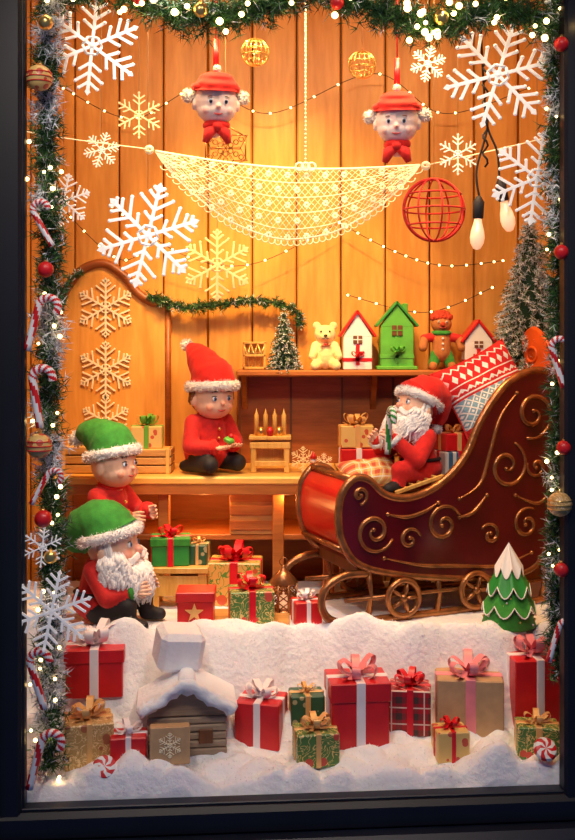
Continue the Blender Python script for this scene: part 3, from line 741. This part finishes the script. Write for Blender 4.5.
def doll(name,loc,rz,J,headM,hat,hatm,coat,cuff,pants,beard=False,hands=((.8,.0,.1),(.8,0,.1)),skirt=True,belt=False,scale=1,hm=None,curl=.7,collar=None,**kw):
    e=empty(name,loc,(0,0,rz),scale); pr=[]; V=Vector
    pr+=[('c',J['pelvis'],J['chest'],.108,.092,coat),('c',J['chest'],J['neck'],.08,.045,coat)]
    for s_ in ('r','l'):
        pr+=[('c',J['chest'],J['sh'+s_],.07,.048,coat),('c',J['sh'+s_],J['el'+s_],.048,.042,coat),('c',J['el'+s_],J['wr'+s_],.042,.034,coat),
             ('c',J['pelvis'],J['hip'+s_],.08,.062,pants),('c',J['hip'+s_],J['kn'+s_],.06,.048,pants),('c',J['kn'+s_],J['an'+s_],.046,.034,pants),('c',J['an'+s_],J['to'+s_],.034,.03,BLACK)]
    if skirt: pr.append(('e',V(J['pelvis'])+V((0,0,.0)),(.13,.13,.09),coat))
    organic('body',pr,.008,5,e)
    b=B()
    for i,s_ in enumerate(('r','l')):
        w=V(J['wr'+s_]); d=(w-V(J['el'+s_])).normalized(); x=d.orthogonal().normalized(); y=d.cross(x)
        b.fluff([w-d*.005+(x*math.cos(a)+y*math.sin(a))*.03 for a in [k*math.pi/8 for k in range(16)]],.016,cuff,n=350)
    nk=V(J['neck']); b.fluff([nk+V((.052*math.cos(a),.052*math.sin(a),.0)) for a in [k*math.pi/8 for k in range(16)]],.022,collar or cuff,n=500)
    if belt:
        p=V(J['pelvis']).lerp(V(J['chest']),.35); b.tube([p+V((.11*math.cos(a),.11*math.sin(a),0)) for a in [k*math.pi/12 for k in range(24)]],.018,BLACK,8,closed=True,fl=.5)
        b.box(p+V((.122,0,0)),(.012,.04,.035),GOLD)
    ch=V(J['chest'])
    for k in range(3):
        p=V(J['pelvis']).lerp(ch,.25+k*.35); b.ell(p+V((.104,0,.0)),.009,GOLD,seg=10,rings=6)
    b.obj('trimmings',parent=e)
    for i,s_ in enumerate(('r','l')):
        w=V(J['wr'+s_]); d=(w-V(J['el'+s_])).normalized(); hd=V(hands[i])
        organic('hand_'+s_,hand(w+d*.01,hd,(0,0,1) if hm=='up' else ((0,1,-.2) if s_=='r' else (0,-1,-.2)),.085,curl,kw.get('skin',SKIN),1 if s_=='r' else -1),.003,1,e)
    head(e,headM,hat,hatm,FUR,beard,**kw)
    return e
def HM(p,pitch=0,yaw=0,roll=0,s=1): return Matrix.Translation(p)@Matrix.Rotation(yaw,4,'Z')@Matrix.Rotation(-pitch,4,'Y')@Matrix.Rotation(roll,4,'X')@Matrix.Scale(s,4)
sit=dict(pelvis=(0,0,.11),chest=(.015,0,.25),neck=(.03,0,.32),shr=(.02,-.105,.275),shl=(.02,.105,.275),elr=(.1,-.14,.16),ell=(.1,.14,.17),wrr=(.205,-.085,.185),wrl=(.21,.06,.2),
 hipr=(.03,-.07,.08),hipl=(.03,.07,.08),knr=(.19,-.1,.12),knl=(.19,.1,.12),anr=(.2,-.1,.04),anl=(.2,.1,.04),tor=(.27,-.11,.035),tol=(.27,.11,.035))
kneel=dict(sit); kneel.update(knr=(.16,-.09,.06),knl=(.16,.09,.06),anr=(.0,-.11,.04),anl=(.0,.11,.04),tor=(-.06,-.11,.035),tol=(-.06,.11,.035),elr=(.06,-.15,.15),ell=(.06,.15,.16),wrr=(.16,-.06,.15),wrl=(.16,.06,.16))
doll('elf_doll',(-.44,1.48,1.118),-.9,kneel,HM((.05,0,.41),-.05,-.1,0,1.18),[(0,0,.045),(-.01,0,.09),(-.04,-.01,.13),(-.085,-.02,.17),(-.13,-.03,.205),(-.17,-.04,.225)],REDF,REDM,REDF,BLACK,hands=((1,.3,-.1),(1,-.3,-.1)),hm='up',mouth='smile',curl=.5,cute=True,hx=.75)
b=B(); b.ell((0,0,0),(.03,.03,.02),LGREEN,nz=.4); b.ell((.01,0,.02),.015,RED); b.obj('toy_wreath',(-.44+.13,1.48-.16,1.118+.19))
stand={k:(v[0],v[1],v[2]+.30) for k,v in sit.items()}; stand.update(hipr=(0,-.06,.32),hipl=(0,.06,.32),knr=(.03,-.07,.18),knl=(.03,.07,.18),anr=(0,-.07,.04),anl=(0,.07,.04),tor=(.07,-.08,.035),tol=(.07,.08,.035))
doll('elf_doll',(-.925,1.12,.478),-.5,stand,HM((.045,0,.725),.1,0,0,1.18),[(0,0,.045),(-.01,0,.085),(-.045,0,.115),(-.09,0,.135),(-.14,0,.145),(-.18,0,.13)],GREENF,REDM,REDF,BLACK,hands=((1,0,0),(1,0,0)),mouth='smile',pomr=.038,cute=True,hair=False,hx=.65)
doll('bearded_elf_doll',(-.905,.80,.48),-.25,sit,HM((.07,0,.365),.16,0,0,1.26),[(0,0,.045),(-.02,0,.08),(-.06,0,.095),(-.105,0,.08),(-.135,0,.035),(-.145,0,.0)],GREENF,REDM,GREENF,BLACK,beard=True,hands=((1,.1,.25),(1,-.1,.2)),belt=True,curl=.5,beardlen=.13,collar=FUR,pomr=0,hair=False,hx=.55)
santaJ=dict(sit); santaJ.update(wrr=(.19,-.09,.25),elr=(.11,-.14,.17),wrl=(.2,.07,.27),ell=(.11,.14,.17))
st=doll('santa_doll',(.665,1.13,1.075),math.radians(212),santaJ,HM((.01,0,.41),.38,0,0,1.03),[(0,0,.045),(-.03,0,.08),(-.07,0,.10),(-.115,0,.085),(-.15,0,.03),(-.16,0,-.03)],REDF,REDF,FUR,REDF,beard=True,hands=((.7,.1,.7),(.7,-.1,.7)),belt=True,curl=1.0,beardlen=.15,hx=.6,hair=False)
b=B(); candycane(b,Matrix.Identity(4),1.3,GREEN); o=b.obj('candy_cane',parent=st,loc=(.245,.08,.33),rot=(0,.15,1.2))
for (x,z) in ((-.336,2.955),(.515,2.865)):
    e=empty('hanging_elf_head',(x,.7,z),(-.0,.0,-math.pi/2+(.2 if x<0 else -.15)))
    head(e,HM((0,0,0),-.2,0,0,1.03),[(0,0,.05),(0,0,.08),(0,0,.105),(0,0,.125),(0,0,.135)],REDF,None,skin=SKINP,blush=BLUSHP,hair=False,pomr=.018,cute=True,hx=.45,hr=.092,eyes='dot')
    b=B()
    b.tube([(.094*math.cos(a)-.008,.096*math.sin(a),.072-.016*math.cos(a)) for a in [k*math.pi/16 for k in range(32)]],.02,REDF,12,closed=True,nz=.2)
    b.tube([(0,0,.15),(0,0,CEIL-z)],.004,RED,6); b.tube([(0,0,.16),(0,.0,.3)],.014,RED,8,fl=.3)
    for s_ in(-1,1):
        b.pom((-.01,s_*.125,.03),.034,FUR); b.tube([(.03,0,-.12),(.04,s_*.04,-.15),(.03,s_*.055,-.195)],[.02,.028,.014],REDF,10)
    b.tube([(.046*math.cos(a),.046*math.sin(a),-.108) for a in [k*math.pi/12 for k in range(24)]],.018,REDF,10,closed=True,nz=.3)
    b.ell((.05,0,-.12),.024,REDF); b.obj('knit_band_and_scarf',parent=e)
# ------------------------------------------------------------------ sleigh
S=B(); W=.48
top=cr([(-.01,.87),(-.035,.985),(-.02,1.1),(.04,1.175),(.12,1.17),(.2,1.10),(.3,1.07),(.42,1.085),(.55,1.15),(.67,1.27),(.75,1.43),(.87,1.585),(1.0,1.665),(1.13,1.68),(1.22,1.62),(1.26,1.5),(1.25,1.35),(1.22,1.11),(1.17,.86),(1.08,.68),(.87,.635),(.58,.66),(.3,.7),(.08,.765)],5,closed=True)
OUT=[(a[0],a[1]) for a in top]
def spiral(c,r,turns,a0,dr=1,n=36,end=.12):
    return [(c[0]+r*(1-(1-end)*t/n)*math.cos(a0+dr*turns*2*math.pi*t/n),c[1]+r*(1-(1-end)*t/n)*math.sin(a0+dr*turns*2*math.pi*t/n)) for t in range(n+1)]
for y,sg_ in ((0,-1),(W,1)):
    S.prism(OUT,y-.014,y+.014,MAROON)
    S.tube([(a,y,c) for a,c in OUT],.021,BRONZE,8,closed=True)
    yy=y+sg_*.016
    def sw(pts,r0=.011,r1=.005): S.tube([(p[0],yy,p[1]) for p in pts],[r0*.6,r0,r0,r1],BRONZE,8); S.ell((pts[-1][0],yy,pts[-1][1]),.012,BRONZE,seg=10,rings=8)
    sw(spiral((1.06,1.46),.13,1.55,-1.9,1),.013); sw(spiral((.9,1.2),.125,1.5,1.2,-1),.012); sw(spiral((1.08,1.19),.06,1.2,2.8,1))
    sw(spiral((1.02,.9),.085,1.4,1.0,1)); sw(spiral((.8,.86),.06,1.2,2.6,-1)); sw(spiral((.53,.93),.1,1.5,.4,1),.012)
    sw(spiral((.15,.92),.105,1.6,-.4,-1),.012); sw(spiral((.07,1.10),.045,1.2,-1.5,1)); sw(spiral((.34,.87),.06,1.2,.2,1))
    for P_ in ([(.2,.79),(.4,.74),(.6,.72),(.85,.7),(1.05,.75)],[(.62,1.05),(.74,1.12),(.8,1.28),(.86,1.45),(.96,1.57)],[(.22,1.0),(.32,.98),(.42,1.0),(.5,1.04)],[(.95,1.05),(1.08,1.0),(1.15,1.05),(1.18,1.2)],[(.62,.96),(.7,.98),(.78,1.06)]):
        q=cr([(a,yy,c) for a,c in P_],6); S.tube(q,[.003,.010,.010,.003],BRONZE,8)
        S.ell(q[0],.011,BRONZE,seg=8,rings=6); S.ell(q[-1],.011,BRONZE,seg=8,rings=6)
    rn=cr([(.12,.72),(-.0,.72),(-.1,.67),(-.12,.58),(-.06,.51),(.1,.495),(.6,.495),(1.05,.495),(1.22,.53),(1.3,.62),(1.27,.7),(1.2,.69)],6)
    S.tube([(p[0],y,p[1]) for p in rn],.02,BRONZE,8)
    S.tube([(.0,y,.6),(.3,y,.6+.0),(.71,y,.6),(1.2,y,.6)],.011,BRONZE,8)
    for u,zt in ((.12,.74),(.5,.68),(.92,.64),(1.12,.7)): S.tube([(u,y,.5),(u+.02,y,(zt+.5)/2),(u,y,zt)],[.018,.01,.018],BRONZE,8)
    for u in (.3,.71):
        r_=.085; cc=Vector((u,yy+sg_*.012,.592))
        S.tube([cc+Vector((r_*math.cos(a),0,r_*math.sin(a))) for a in [k*math.pi/12 for k in range(24)]],.015,BRONZE,8,closed=True)
        S.ell(cc,(.022,.02,.022),BRONZE)
        for k in range(5):
            a=k*2*math.pi/5; S.tube([cc,cc+Vector((r_*.5*math.cos(a),0,r_*.5*math.sin(a))),cc+Vector((r_*math.cos(a),0,r_*math.sin(a)))],[.008,.02,.008],BRONZE,8,fl=.6)
fr=[(p[0],p[1]) for p in cr([(.08,.77),(-.01,.87),(-.035,.985),(-.02,1.1),(.04,1.175)],6)]
S.slab(fr,-.02,0,W,SLRED)
S.tube([(.04,0,1.175),(.04,W,1.175)],.02,BRONZE,8); S.tube([(-.01,0,.84),(-.01,W,.84)],.014,BRONZE,8)
S.slab([(.06,.77),(.5,.69),(1.08,.68)],.02,0,W,MAROON)
bk=[(p[0],p[1]) for p in cr([(1.08,.68),(1.17,.86),(1.22,1.11),(1.25,1.35),(1.24,1.6)],6)]
S.slab(bk,.025,0,W,SLRED)
S.box((.6,W/2,.88),(1.06,W-.03,.34),DKW)
hole=[(W*.5+.045*math.cos(a),1.76+.04*math.sin(a)) for a in [-math.pi/2-k*math.pi/8 for k in range(17)]]
outl=[(p[0],p[1]) for p in cr([(W*.5,1.52),(0,1.52),(-.02,1.66),(.03,1.76),(.1,1.8),(.16,1.86),(.24,1.9),(.32,1.86),(.38,1.8),(.45,1.76),(.5,1.66),(.48,1.52),(W*.5,1.52)],4)]
S.prism(outl+hole,1.235,1.262,ORED,plane='YZ')
S.tube([(1.248,p[0],p[1]) for p in outl[4:-4]],.015,ORED,8)
S.tube([(1.235,p[0],p[1]) for p in hole[:-1]],.008,ORED,8,closed=True)
S.obj('christmas_sleigh',(.273,.75,0),(0,0,math.radians(22)))
def pillow(name,loc,rot,w,h,t,m,piping=None):
    b=B(); n=28; vs=[];fs=[]
    def k_(x,z): return (max(0,1-x**4))**.5*(max(0,1-z**4))**.5
    for side in (-1,1):
        for j in range(n+1):
            for i in range(n+1):
                x=-1+2*i/n; z=-1+2*j/n; k=k_(x,z)
                vs.append((x*w/2*(1-.09*(1-z*z)),side*t/2*k*(1+.22*noise.noise(Vector((x*2.2,z*2.2,side)))),z*h/2*(1-.09*(1-x*x))))
    q=(n+1)**2
    for s_ in range(2):
        for j in range(n):
            for i in range(n): a=s_*q+j*(n+1)+i; fs.append([a,a+1,a+n+2,a+n+1])
    b.add(vs,fs,m,True)
    if piping:
        e_=[(x*w/2*(1-.09*(1-z*z)),0,z*h/2*(1-.09*(1-x*x))) for x,z in [(-1+k/5,-1) for k in range(10)]+[(1,-1+k/5) for k in range(10)]+[(1-k/5,1) for k in range(10)]+[(-1,1-k/5) for k in range(10)]]
        b.tube(e_,.006,piping,6,closed=True)
    return b.obj(name,loc,rot)
pillow('nordic_knit_cushion',(1.05,1.28,1.57),(-.35,-.42,.28),.46,.42,.22,P_KNIT,REDM)
pillow('plaid_cushion',(.42,1.06,1.16),(-1.0,-.05,.3),.32,.2,.11,P_CUSH,GOLD)
gift('gift_box',.87,1.18,1.06,.18,.15,.20,P_BLUE,RRIB,.38,bs=0,rw=.1); gift('gift_box',.87,1.19,1.264,.16,.13,.09,RED,GRIB,.38,bs=.35)
b=B()
for s_ in(-.05,.05): b.box((0,s_,0),(.28,.014,.02),TOYW)
for k in range(6): b.box((-.11+k*.044,0,0),(.014,.11,.012),TOYW)
b.obj('toy_ladder',(.63,.965,1.13),(0,-.25,.4))
# ------------------------------------------------------------------ gifts on platform
gift('star_gift_box',-.435,.70,.488,.17,.15,.165,RED,None,.02,lid=True)
b=B(); P_=[((.045 if k%2==0 else .018)*math.sin(k*math.pi/5),(.045 if k%2==0 else .018)*math.cos(k*math.pi/5)) for k in range(10)]; b.prism(P_,-.004,.004,GRIB); b.obj('gold_star_decoration',(-.437,.688,.56))
b=B(); b.box((0,0,0),(.5,.3,.014),CRATEW); b.obj('wooden_board',(-.24,.86,.487))
gift('gift_box',-.175,.72,.494,.21,.17,.155,P_GG,RRIB,.12,bs=.38,loops=6)
gift('gift_box',-.27,1.1,.48,.27,.2,.22,P_BIG,RRIB,-.05,bs=.38,loops=6)
gift('gift_box',.09,.74,.485,.13,.12,.11,RED,WRIB,.2,bs=.4,loops=6)
b=B()
b.box((0,0,.2),(.3,.22,.03),TOYW)
for sx in(-.12,.12):
    for sy in(-.08,.08): b.box((sx,sy,.1),(.04,.04,.2),TOYW)
b.box((0,-.09,.12),(.22,.02,.1),TOYW); b.obj('wooden_stool',(-.55,1.14,.478))
gift('gift_box',-.60,1.06,.694,.19,.15,.14,GREEN,RRIB,.1,bs=.38,lid=True,lidm=GREENF)
gift('gift_box',-.455,1.09,.694,.1,.12,.1,P_DG,GRIB,-.1,bs=.35)
b=B()
b.lathe([(.075,0),(.078,.012),(.065,.02)],BRONZE,8); b.lathe([(.07,.14),(.075,.15),(.03,.2),(.012,.215),(.012,.23),(.0,.235)],BRONZE,8)
for k in range(8):
    a=(k+.5)*math.pi/4 ; b.tube([(.068*math.cos(a),.068*math.sin(a),.015),(.068*math.cos(a),.068*math.sin(a),.145)],.006,BRONZE,6)
    a2=a+math.pi/4; p=Vector((.068*math.cos(a),.068*math.sin(a),0)); q=Vector((.068*math.cos(a2),.068*math.sin(a2),0))
    for z0 in (.02,.06,.1): b.tube([p+Vector((0,0,z0)),q+Vector((0,0,z0+.04))],.0035,BRONZE,5); b.tube([q+Vector((0,0,z0)),p+Vector((0,0,z0+.04))],.0035,BRONZE,5)
b.tube([(.02*math.cos(a),0,.25+.02*math.sin(a)) for a in [k*math.pi/6 for k in range(12)]],.003,BRONZE,5,closed=True)
b.lathe([(.022,.015),(.022,.08),(.004,.085),(.006,.1),(.0,.115)],BULB,10); b.obj('candle_lantern',(-.02,1.0,.482))
b=B()
b.lathe([(.035,-.02),(.035,.02)],SHELFW,12)
b.lathe([(.12,.01),(.125,.02),(.03,.3),(.0,.33)],GREENF,24)
for (r0,z0,r1,z1,m_) in ((.055,.27,.0,.4,WHITE),(.085,.185,.02,.34,GREEN),(.108,.10,.05,.22,GREENF)):
    vs=[];fs=[];n=48
    for j in range(n):
        a=2*math.pi*j/n; k=abs(math.sin(a*4)); zz=z0-.05*k+.02; rr=r0*(1+.06*k)+.012
        vs+=[(rr*math.cos(a),rr*math.sin(a),zz),(r1*math.cos(a),r1*math.sin(a),z1)]
    for j in range(n): fs.append([2*j,(2*j+2)%(2*n),(2*j+3)%(2*n),2*j+1])
    b.add(vs,fs,m_,True)
    if m_!=WHITE: b.tube([vs[2*j] for j in range(n)],.0035,WHITE,5,closed=True)
for k in range(60):
    a=U(0,6.28); z=U(.03,.24); rr=.132-.3*z; b.ell((rr*math.cos(a),rr*math.sin(a),z),.006,GOLD if k%2 else WHITE,seg=6,rings=4)
b.obj('green_paper_tree',(1.04,.70,.49))
# ------------------------------------------------------------------ bench items
def crate(x,w,h,y=1.4,z=1.118):
    b=B(); d=.18
    for k in range(3):
        for yy in(-d/2,d/2): b.box((0,yy,h*(.17+.33*k)),(w,.012,h*.27),CRATEW,bev=.003)
        for xx in(-w/2,w/2): b.box((xx,0,h*(.17+.33*k)),(.012,d,h*.27),CRATEW,bev=.003)
    b.box((0,0,.006),(w,d,.012),CRATEW); b.box((0,0,h*.93),(w-.02,d-.02,.012),TOYW)
    for xx in(-w/2+.012,w/2-.012): b.box((xx,-d/2-.006,h/2),(.02,.01,h),TOYW,bev=.002)
    return b.obj('wooden_crate',(x,y+d/2,z))
crate(-1.1,.24,.15); crate(-.79,.31,.135)
gift('gift_box',-.77,1.43,1.25,.17,.13,.12,P_GY,GNRIB,.05,bs=.4,loops=6)
b=B(); b.box((0,0,.15),(.22,.12,.035),TOYW); b.box((0,0,.19),(.23,.13,.02),TOYW)
for xx in(-.09,.09): b.box((xx,0,.07),(.03,.11,.14),TOYW)
b.box((0,-.05,.05),(.18,.015,.03),TOYW); b.box((0,.03,.09),(.17,.02,.12),TOYW)
for k in range(4): b.lathe([(.013,.2),(.013,.31),(.006,.325),(.0,.35)],TOYW,10,Matrix.Translation((-.075+k*.05,0,0)))
for k in range(3): b.lathe([(.016,.2),(.02,.23),(.01,.25)],RED if k%2 else GOLD,10,Matrix.Translation((-.05+k*.05,-.045,0)))
b.obj('wooden_peg_toy',(-.095,1.48,1.118))
f=snowflake(.07,1,FLAKEG,loc=(.085,1.45,1.19),string=False,th=.012,name='wooden_snowflake_toy'); f2=snowflake(.05,0,FLAKEC,loc=(.2,1.5,1.168),string=False,th=.012,name='wooden_snowflake_toy')
b=B(); b.ell((0,0,.03),(.025,.02,.03),RED); b.ell((0,0,.07),.018,SKINP); b.lathe([(.022,.08),(.012,.1),(.0,.12)],RED,10); b.obj('small_gnome_figurine',(.14,1.42,1.118))
gift('gift_box',.385,1.42,1.058,.2,.15,.19,RED,WRIB,.05,bs=0); gift('gift_box',.375,1.43,1.253,.18,.13,.12,P_GY,GRIB,.1,bs=.42,loops=6,bowm=GRIB)
b=B(); b.box((0,0,0),(.22,.2,.56),SHELFW); b.box((0,0,.27),(.24,.22,.025),TRIMW); b.box((0,0,-.27),(.24,.22,.025),TRIMW); b.obj('gift_plinth',(.41,1.56,.765))
# ------------------------------------------------------------------ shelf items
Z=1.671
b=B()
for xx in(-.06,.06): b.box((xx,0,.08),(.015,.06,.16),TOYW)
for zz in(.008,.08,.152): b.box((0,0,zz),(.135,.06,.015),TOYW)
b.box((0,.02,.08),(.12,.01,.15),DESKW)
for k in(-1,0,1): b.tube([(k*.04-.02,-.025,.01),(k*.04+.02,-.025,.15)],.004,GOLD,5); b.tube([(k*.04+.02,-.025,.01),(k*.04-.02,-.025,.15)],.004,GOLD,5)
b.obj('lattice_display_box',(-.19,1.74,Z))
bear=mat('bear_plush',(.88,.72,.34),.9,var=.12,vs=40,bump=(90,.6,.006),sheen=.2)
e=empty('teddy_bear',(.216,1.75,Z-.004),(0,0,-math.pi/2))
organic('body',[('e',(0,0,.085),(.06,.065,.085),bear),('e',(.005,0,.205),(.055,.062,.055),bear),('e',(.05,0,.19),(.028,.03,.024),bear),('e',(0,.048,.255),(.015,.024,.024),bear),('e',(0,-.048,.255),(.015,.024,.024),bear),
 ('c',(.01,.055,.14),(.06,.075,.08),.026,.022,bear),('c',(.01,-.055,.14),(.06,-.075,.08),.026,.022,bear),('c',(.02,.045,.035),(.09,.06,.028),.032,.028,bear),('c',(.02,-.045,.035),(.09,-.06,.028),.032,.028,bear)],.005,2,e)
b=B(); b.ell((.078,0,.198),(.008,.011,.008),DARK)
for s_ in(-1,1): b.ell((.055,s_*.025,.222),.006,DARK); b.tube([(.076,0,.188),(.074,s_*.01,.18),(.07,s_*.018,.182)],.002,DARK,5)
bow(b,(.06,0,.145),.035,RRIB,2,rz=1.57); b.obj('face_and_bow',parent=e)
def house(name,x,w,h,wall,roof,d=.12,door=RED,tall=False):
    b=B(); hb=h*(.55 if not tall else .62)
    b.box((0,0,hb/2),(w*.82,d,hb),wall,bev=.004); b.prism([(-w*.41,hb),(w*.41,hb),(0,h*.93)],-d/2,d/2,wall)
    L=math.hypot(w*.5,h*.93-hb)+.02; an=math.atan2(h*.95-hb,w*.5)
    for s_ in(-1,1): b.box((s_*w*.25,0,hb+(h*.97-hb)*.5),(L,d+.03,.014),roof,rot=(0,s_*an,0),bev=.003)
    b.box((0,-d/2-.004,hb*.9),(w*.26,.008,hb*.24),DKW); b.box((0,-d/2-.007,hb*.9),(.006,.008,hb*.24),wall); b.box((0,-d/2-.007,hb*.9),(w*.26,.008,.006),wall)
    b.box((0,0,hb*.3),(w*.84,d+.008,.02),door,bev=.001); b.box((0,0,hb/2-.01),(.022,d+.008,hb*.62),door,bev=.001)
    bow(b,(0,-d/2-.02,hb*.42),w*.22,door,4,rz=.4)
    if tall: b.box((w*.22,0,h*.86),(.03,.04,h*.18),wall); b.box((0,-.005,.01),(w,d+.03,.02),wall)
    b.obj(name,(x,1.76,Z))
house('toy_house',.40,.2,.345,WHITE,RED); house('green_toy_house',.625,.23,.40,LGREEN,GREEN,door=LGREEN,tall=True); house('toy_house',1.09,.19,.29,WHITE,RED)
gb=mat('gingerbread_felt',(.5,.18,.05),.85,var=.15,vs=30,bump=(120,.5,.004)); curl=mat('red_curls',(.55,.05,.02),.9,var=.3,vs=50,bump=(60,.8,.01))
e=empty('gingerbread_doll',(.885,1.75,Z-.003),(0,0,-math.pi/2))
organic('body',[('c',(0,0,.1),(0,0,.19),.055,.05,gb),('e',(.0,0,.265),(.055,.06,.055),gb),('c',(0,.04,.19),(.01,.1,.18),.028,.026,REDM),('c',(.01,.1,.18),(.03,.11,.13),.026,.026,gb),('c',(0,-.04,.19),(.01,-.1,.18),.028,.026,REDM),('c',(.01,-.1,.18),(.03,-.11,.13),.026,.026,gb),
 ('c',(0,.03,.09),(.02,.05,.03),.035,.03,GREENF),('c',(0,-.03,.09),(.02,-.05,.03),.035,.03,GREENF),('c',(.01,.05,.025),(.05,.055,.022),.025,.024,gb),('c',(.01,-.05,.025),(.05,-.055,.022),.025,.024,gb),('c',(.055,0,.262),(.064,0,.258),.012,.01,curl)],.005,2,e)
b=B()
for k in range(90):
    a=U(0,6.28); t=U(.1,1.35); p=Vector((.05*math.sin(t)*math.cos(a)-.008,.062*math.sin(t)*math.sin(a),.285+.045*math.cos(t)))
    if p.x>.035 and p.z<.3: continue
    b.ell(p,U(.011,.017),curl,seg=8,rings=6)
for s_ in(-1,1): b.ell((.05,s_*.022,.275),.007,EYEW); b.ell((.056,s_*.022,.275),.004,DARK)
b.tube([(.056-abs(t)*.3,t,.24+t*t*14) for t in(-.022,-.011,0,.011,.022)],.003,LIP,6); 
for k in range(3): b.ell((.053,0,.12+k*.03),.007,WHITE)
b.tube([(.045*math.cos(a),.045*math.sin(a),.212) for a in [k*math.pi/8 for k in range(16)]],.014,GREENF,8,closed=True); b.obj('hair_and_face',parent=e)
# ------------------------------------------------------------------ lights
def spot(name,loc,tgt,p,c,size=60,blend=.8,rad=.06):
    l=bpy.data.lights.new(name,'SPOT'); l.energy=p; l.color=c; l.spot_size=math.radians(size); l.spot_blend=blend; l.shadow_soft_size=rad
    o=bpy.data.objects.new(name,l); o.location=loc; o.rotation_euler=(Vector(tgt)-Vector(loc)).to_track_quat('-Z','Y').to_euler(); col.objects.link(o)
def area(name,loc,tgt,p,c,sx,sy):
    l=bpy.data.lights.new(name,'AREA'); l.energy=p; l.color=c; l.shape='RECTANGLE'; l.size=sx; l.size_y=sy
    o=bpy.data.objects.new(name,l); o.location=loc; o.rotation_euler=(Vector(tgt)-Vector(loc)).to_track_quat('-Z','Y').to_euler(); col.objects.link(o)
warm=(1,.54,.17)
spot('ceiling_spot_lamp',(-.05,.4,3.85),(-.08,1.9,2.15),340,(1,.58,.18),58,1.0)
spot('ceiling_spot_lamp',(-.5,.5,3.85),(-.6,1.6,1.1),270,warm,55,1.0)
spot('ceiling_spot_lamp',(.6,.5,3.85),(.7,1.3,1.1),240,warm,55,1.0)
area('ceiling_strip_lamp',(0,.15,3.88),(0,.9,.6),60,(1,.68,.4),2.2,.12)
spot('ceiling_spot_lamp',(-.5,.05,3.8),(-.5,.45,.2),165,(1,.88,.86),48)
spot('ceiling_spot_lamp',(.55,.05,3.8),(.5,.5,.2),165,(1,.88,.86),48)
# fill spots added on the street side to brighten the near items
for xx in(-.8,.8): spot('front_fill',(xx,-1.9,3.9),(xx*.4,.6,1.3),150,(1,.84,.7),75,.9,.2)
for xx in(-.45,-.02):
    l=bpy.data.lights.new('under_bench_fill','POINT'); l.energy=3.5; l.color=(1,.45,.12); l.shadow_soft_size=.04  # added warm fill, lightens the space below the bench top
    o=bpy.data.objects.new('under_bench_fill',l); o.location=(xx,1.33,1.0); col.objects.link(o)
w=bpy.data.worlds.new('night_street'); sc.world=w; w.use_nodes=True
bg=w.node_tree.nodes['Background']; bg.inputs[0].default_value=(.12,.2,.5,1); bg.inputs[1].default_value=.3
try:
    sc.view_settings.view_transform='Standard'
except Exception as ex: print(ex)
cam=bpy.data.cameras.new('camera'); co=bpy.data.objects.new('camera',cam); col.objects.link(co)
co.location=(0,-4,1.84); co.rotation_euler=(math.pi/2,0,0); cam.sensor_width=36; cam.lens=1000/840*36; cam.shift_y=-80/840; sc.camera=co
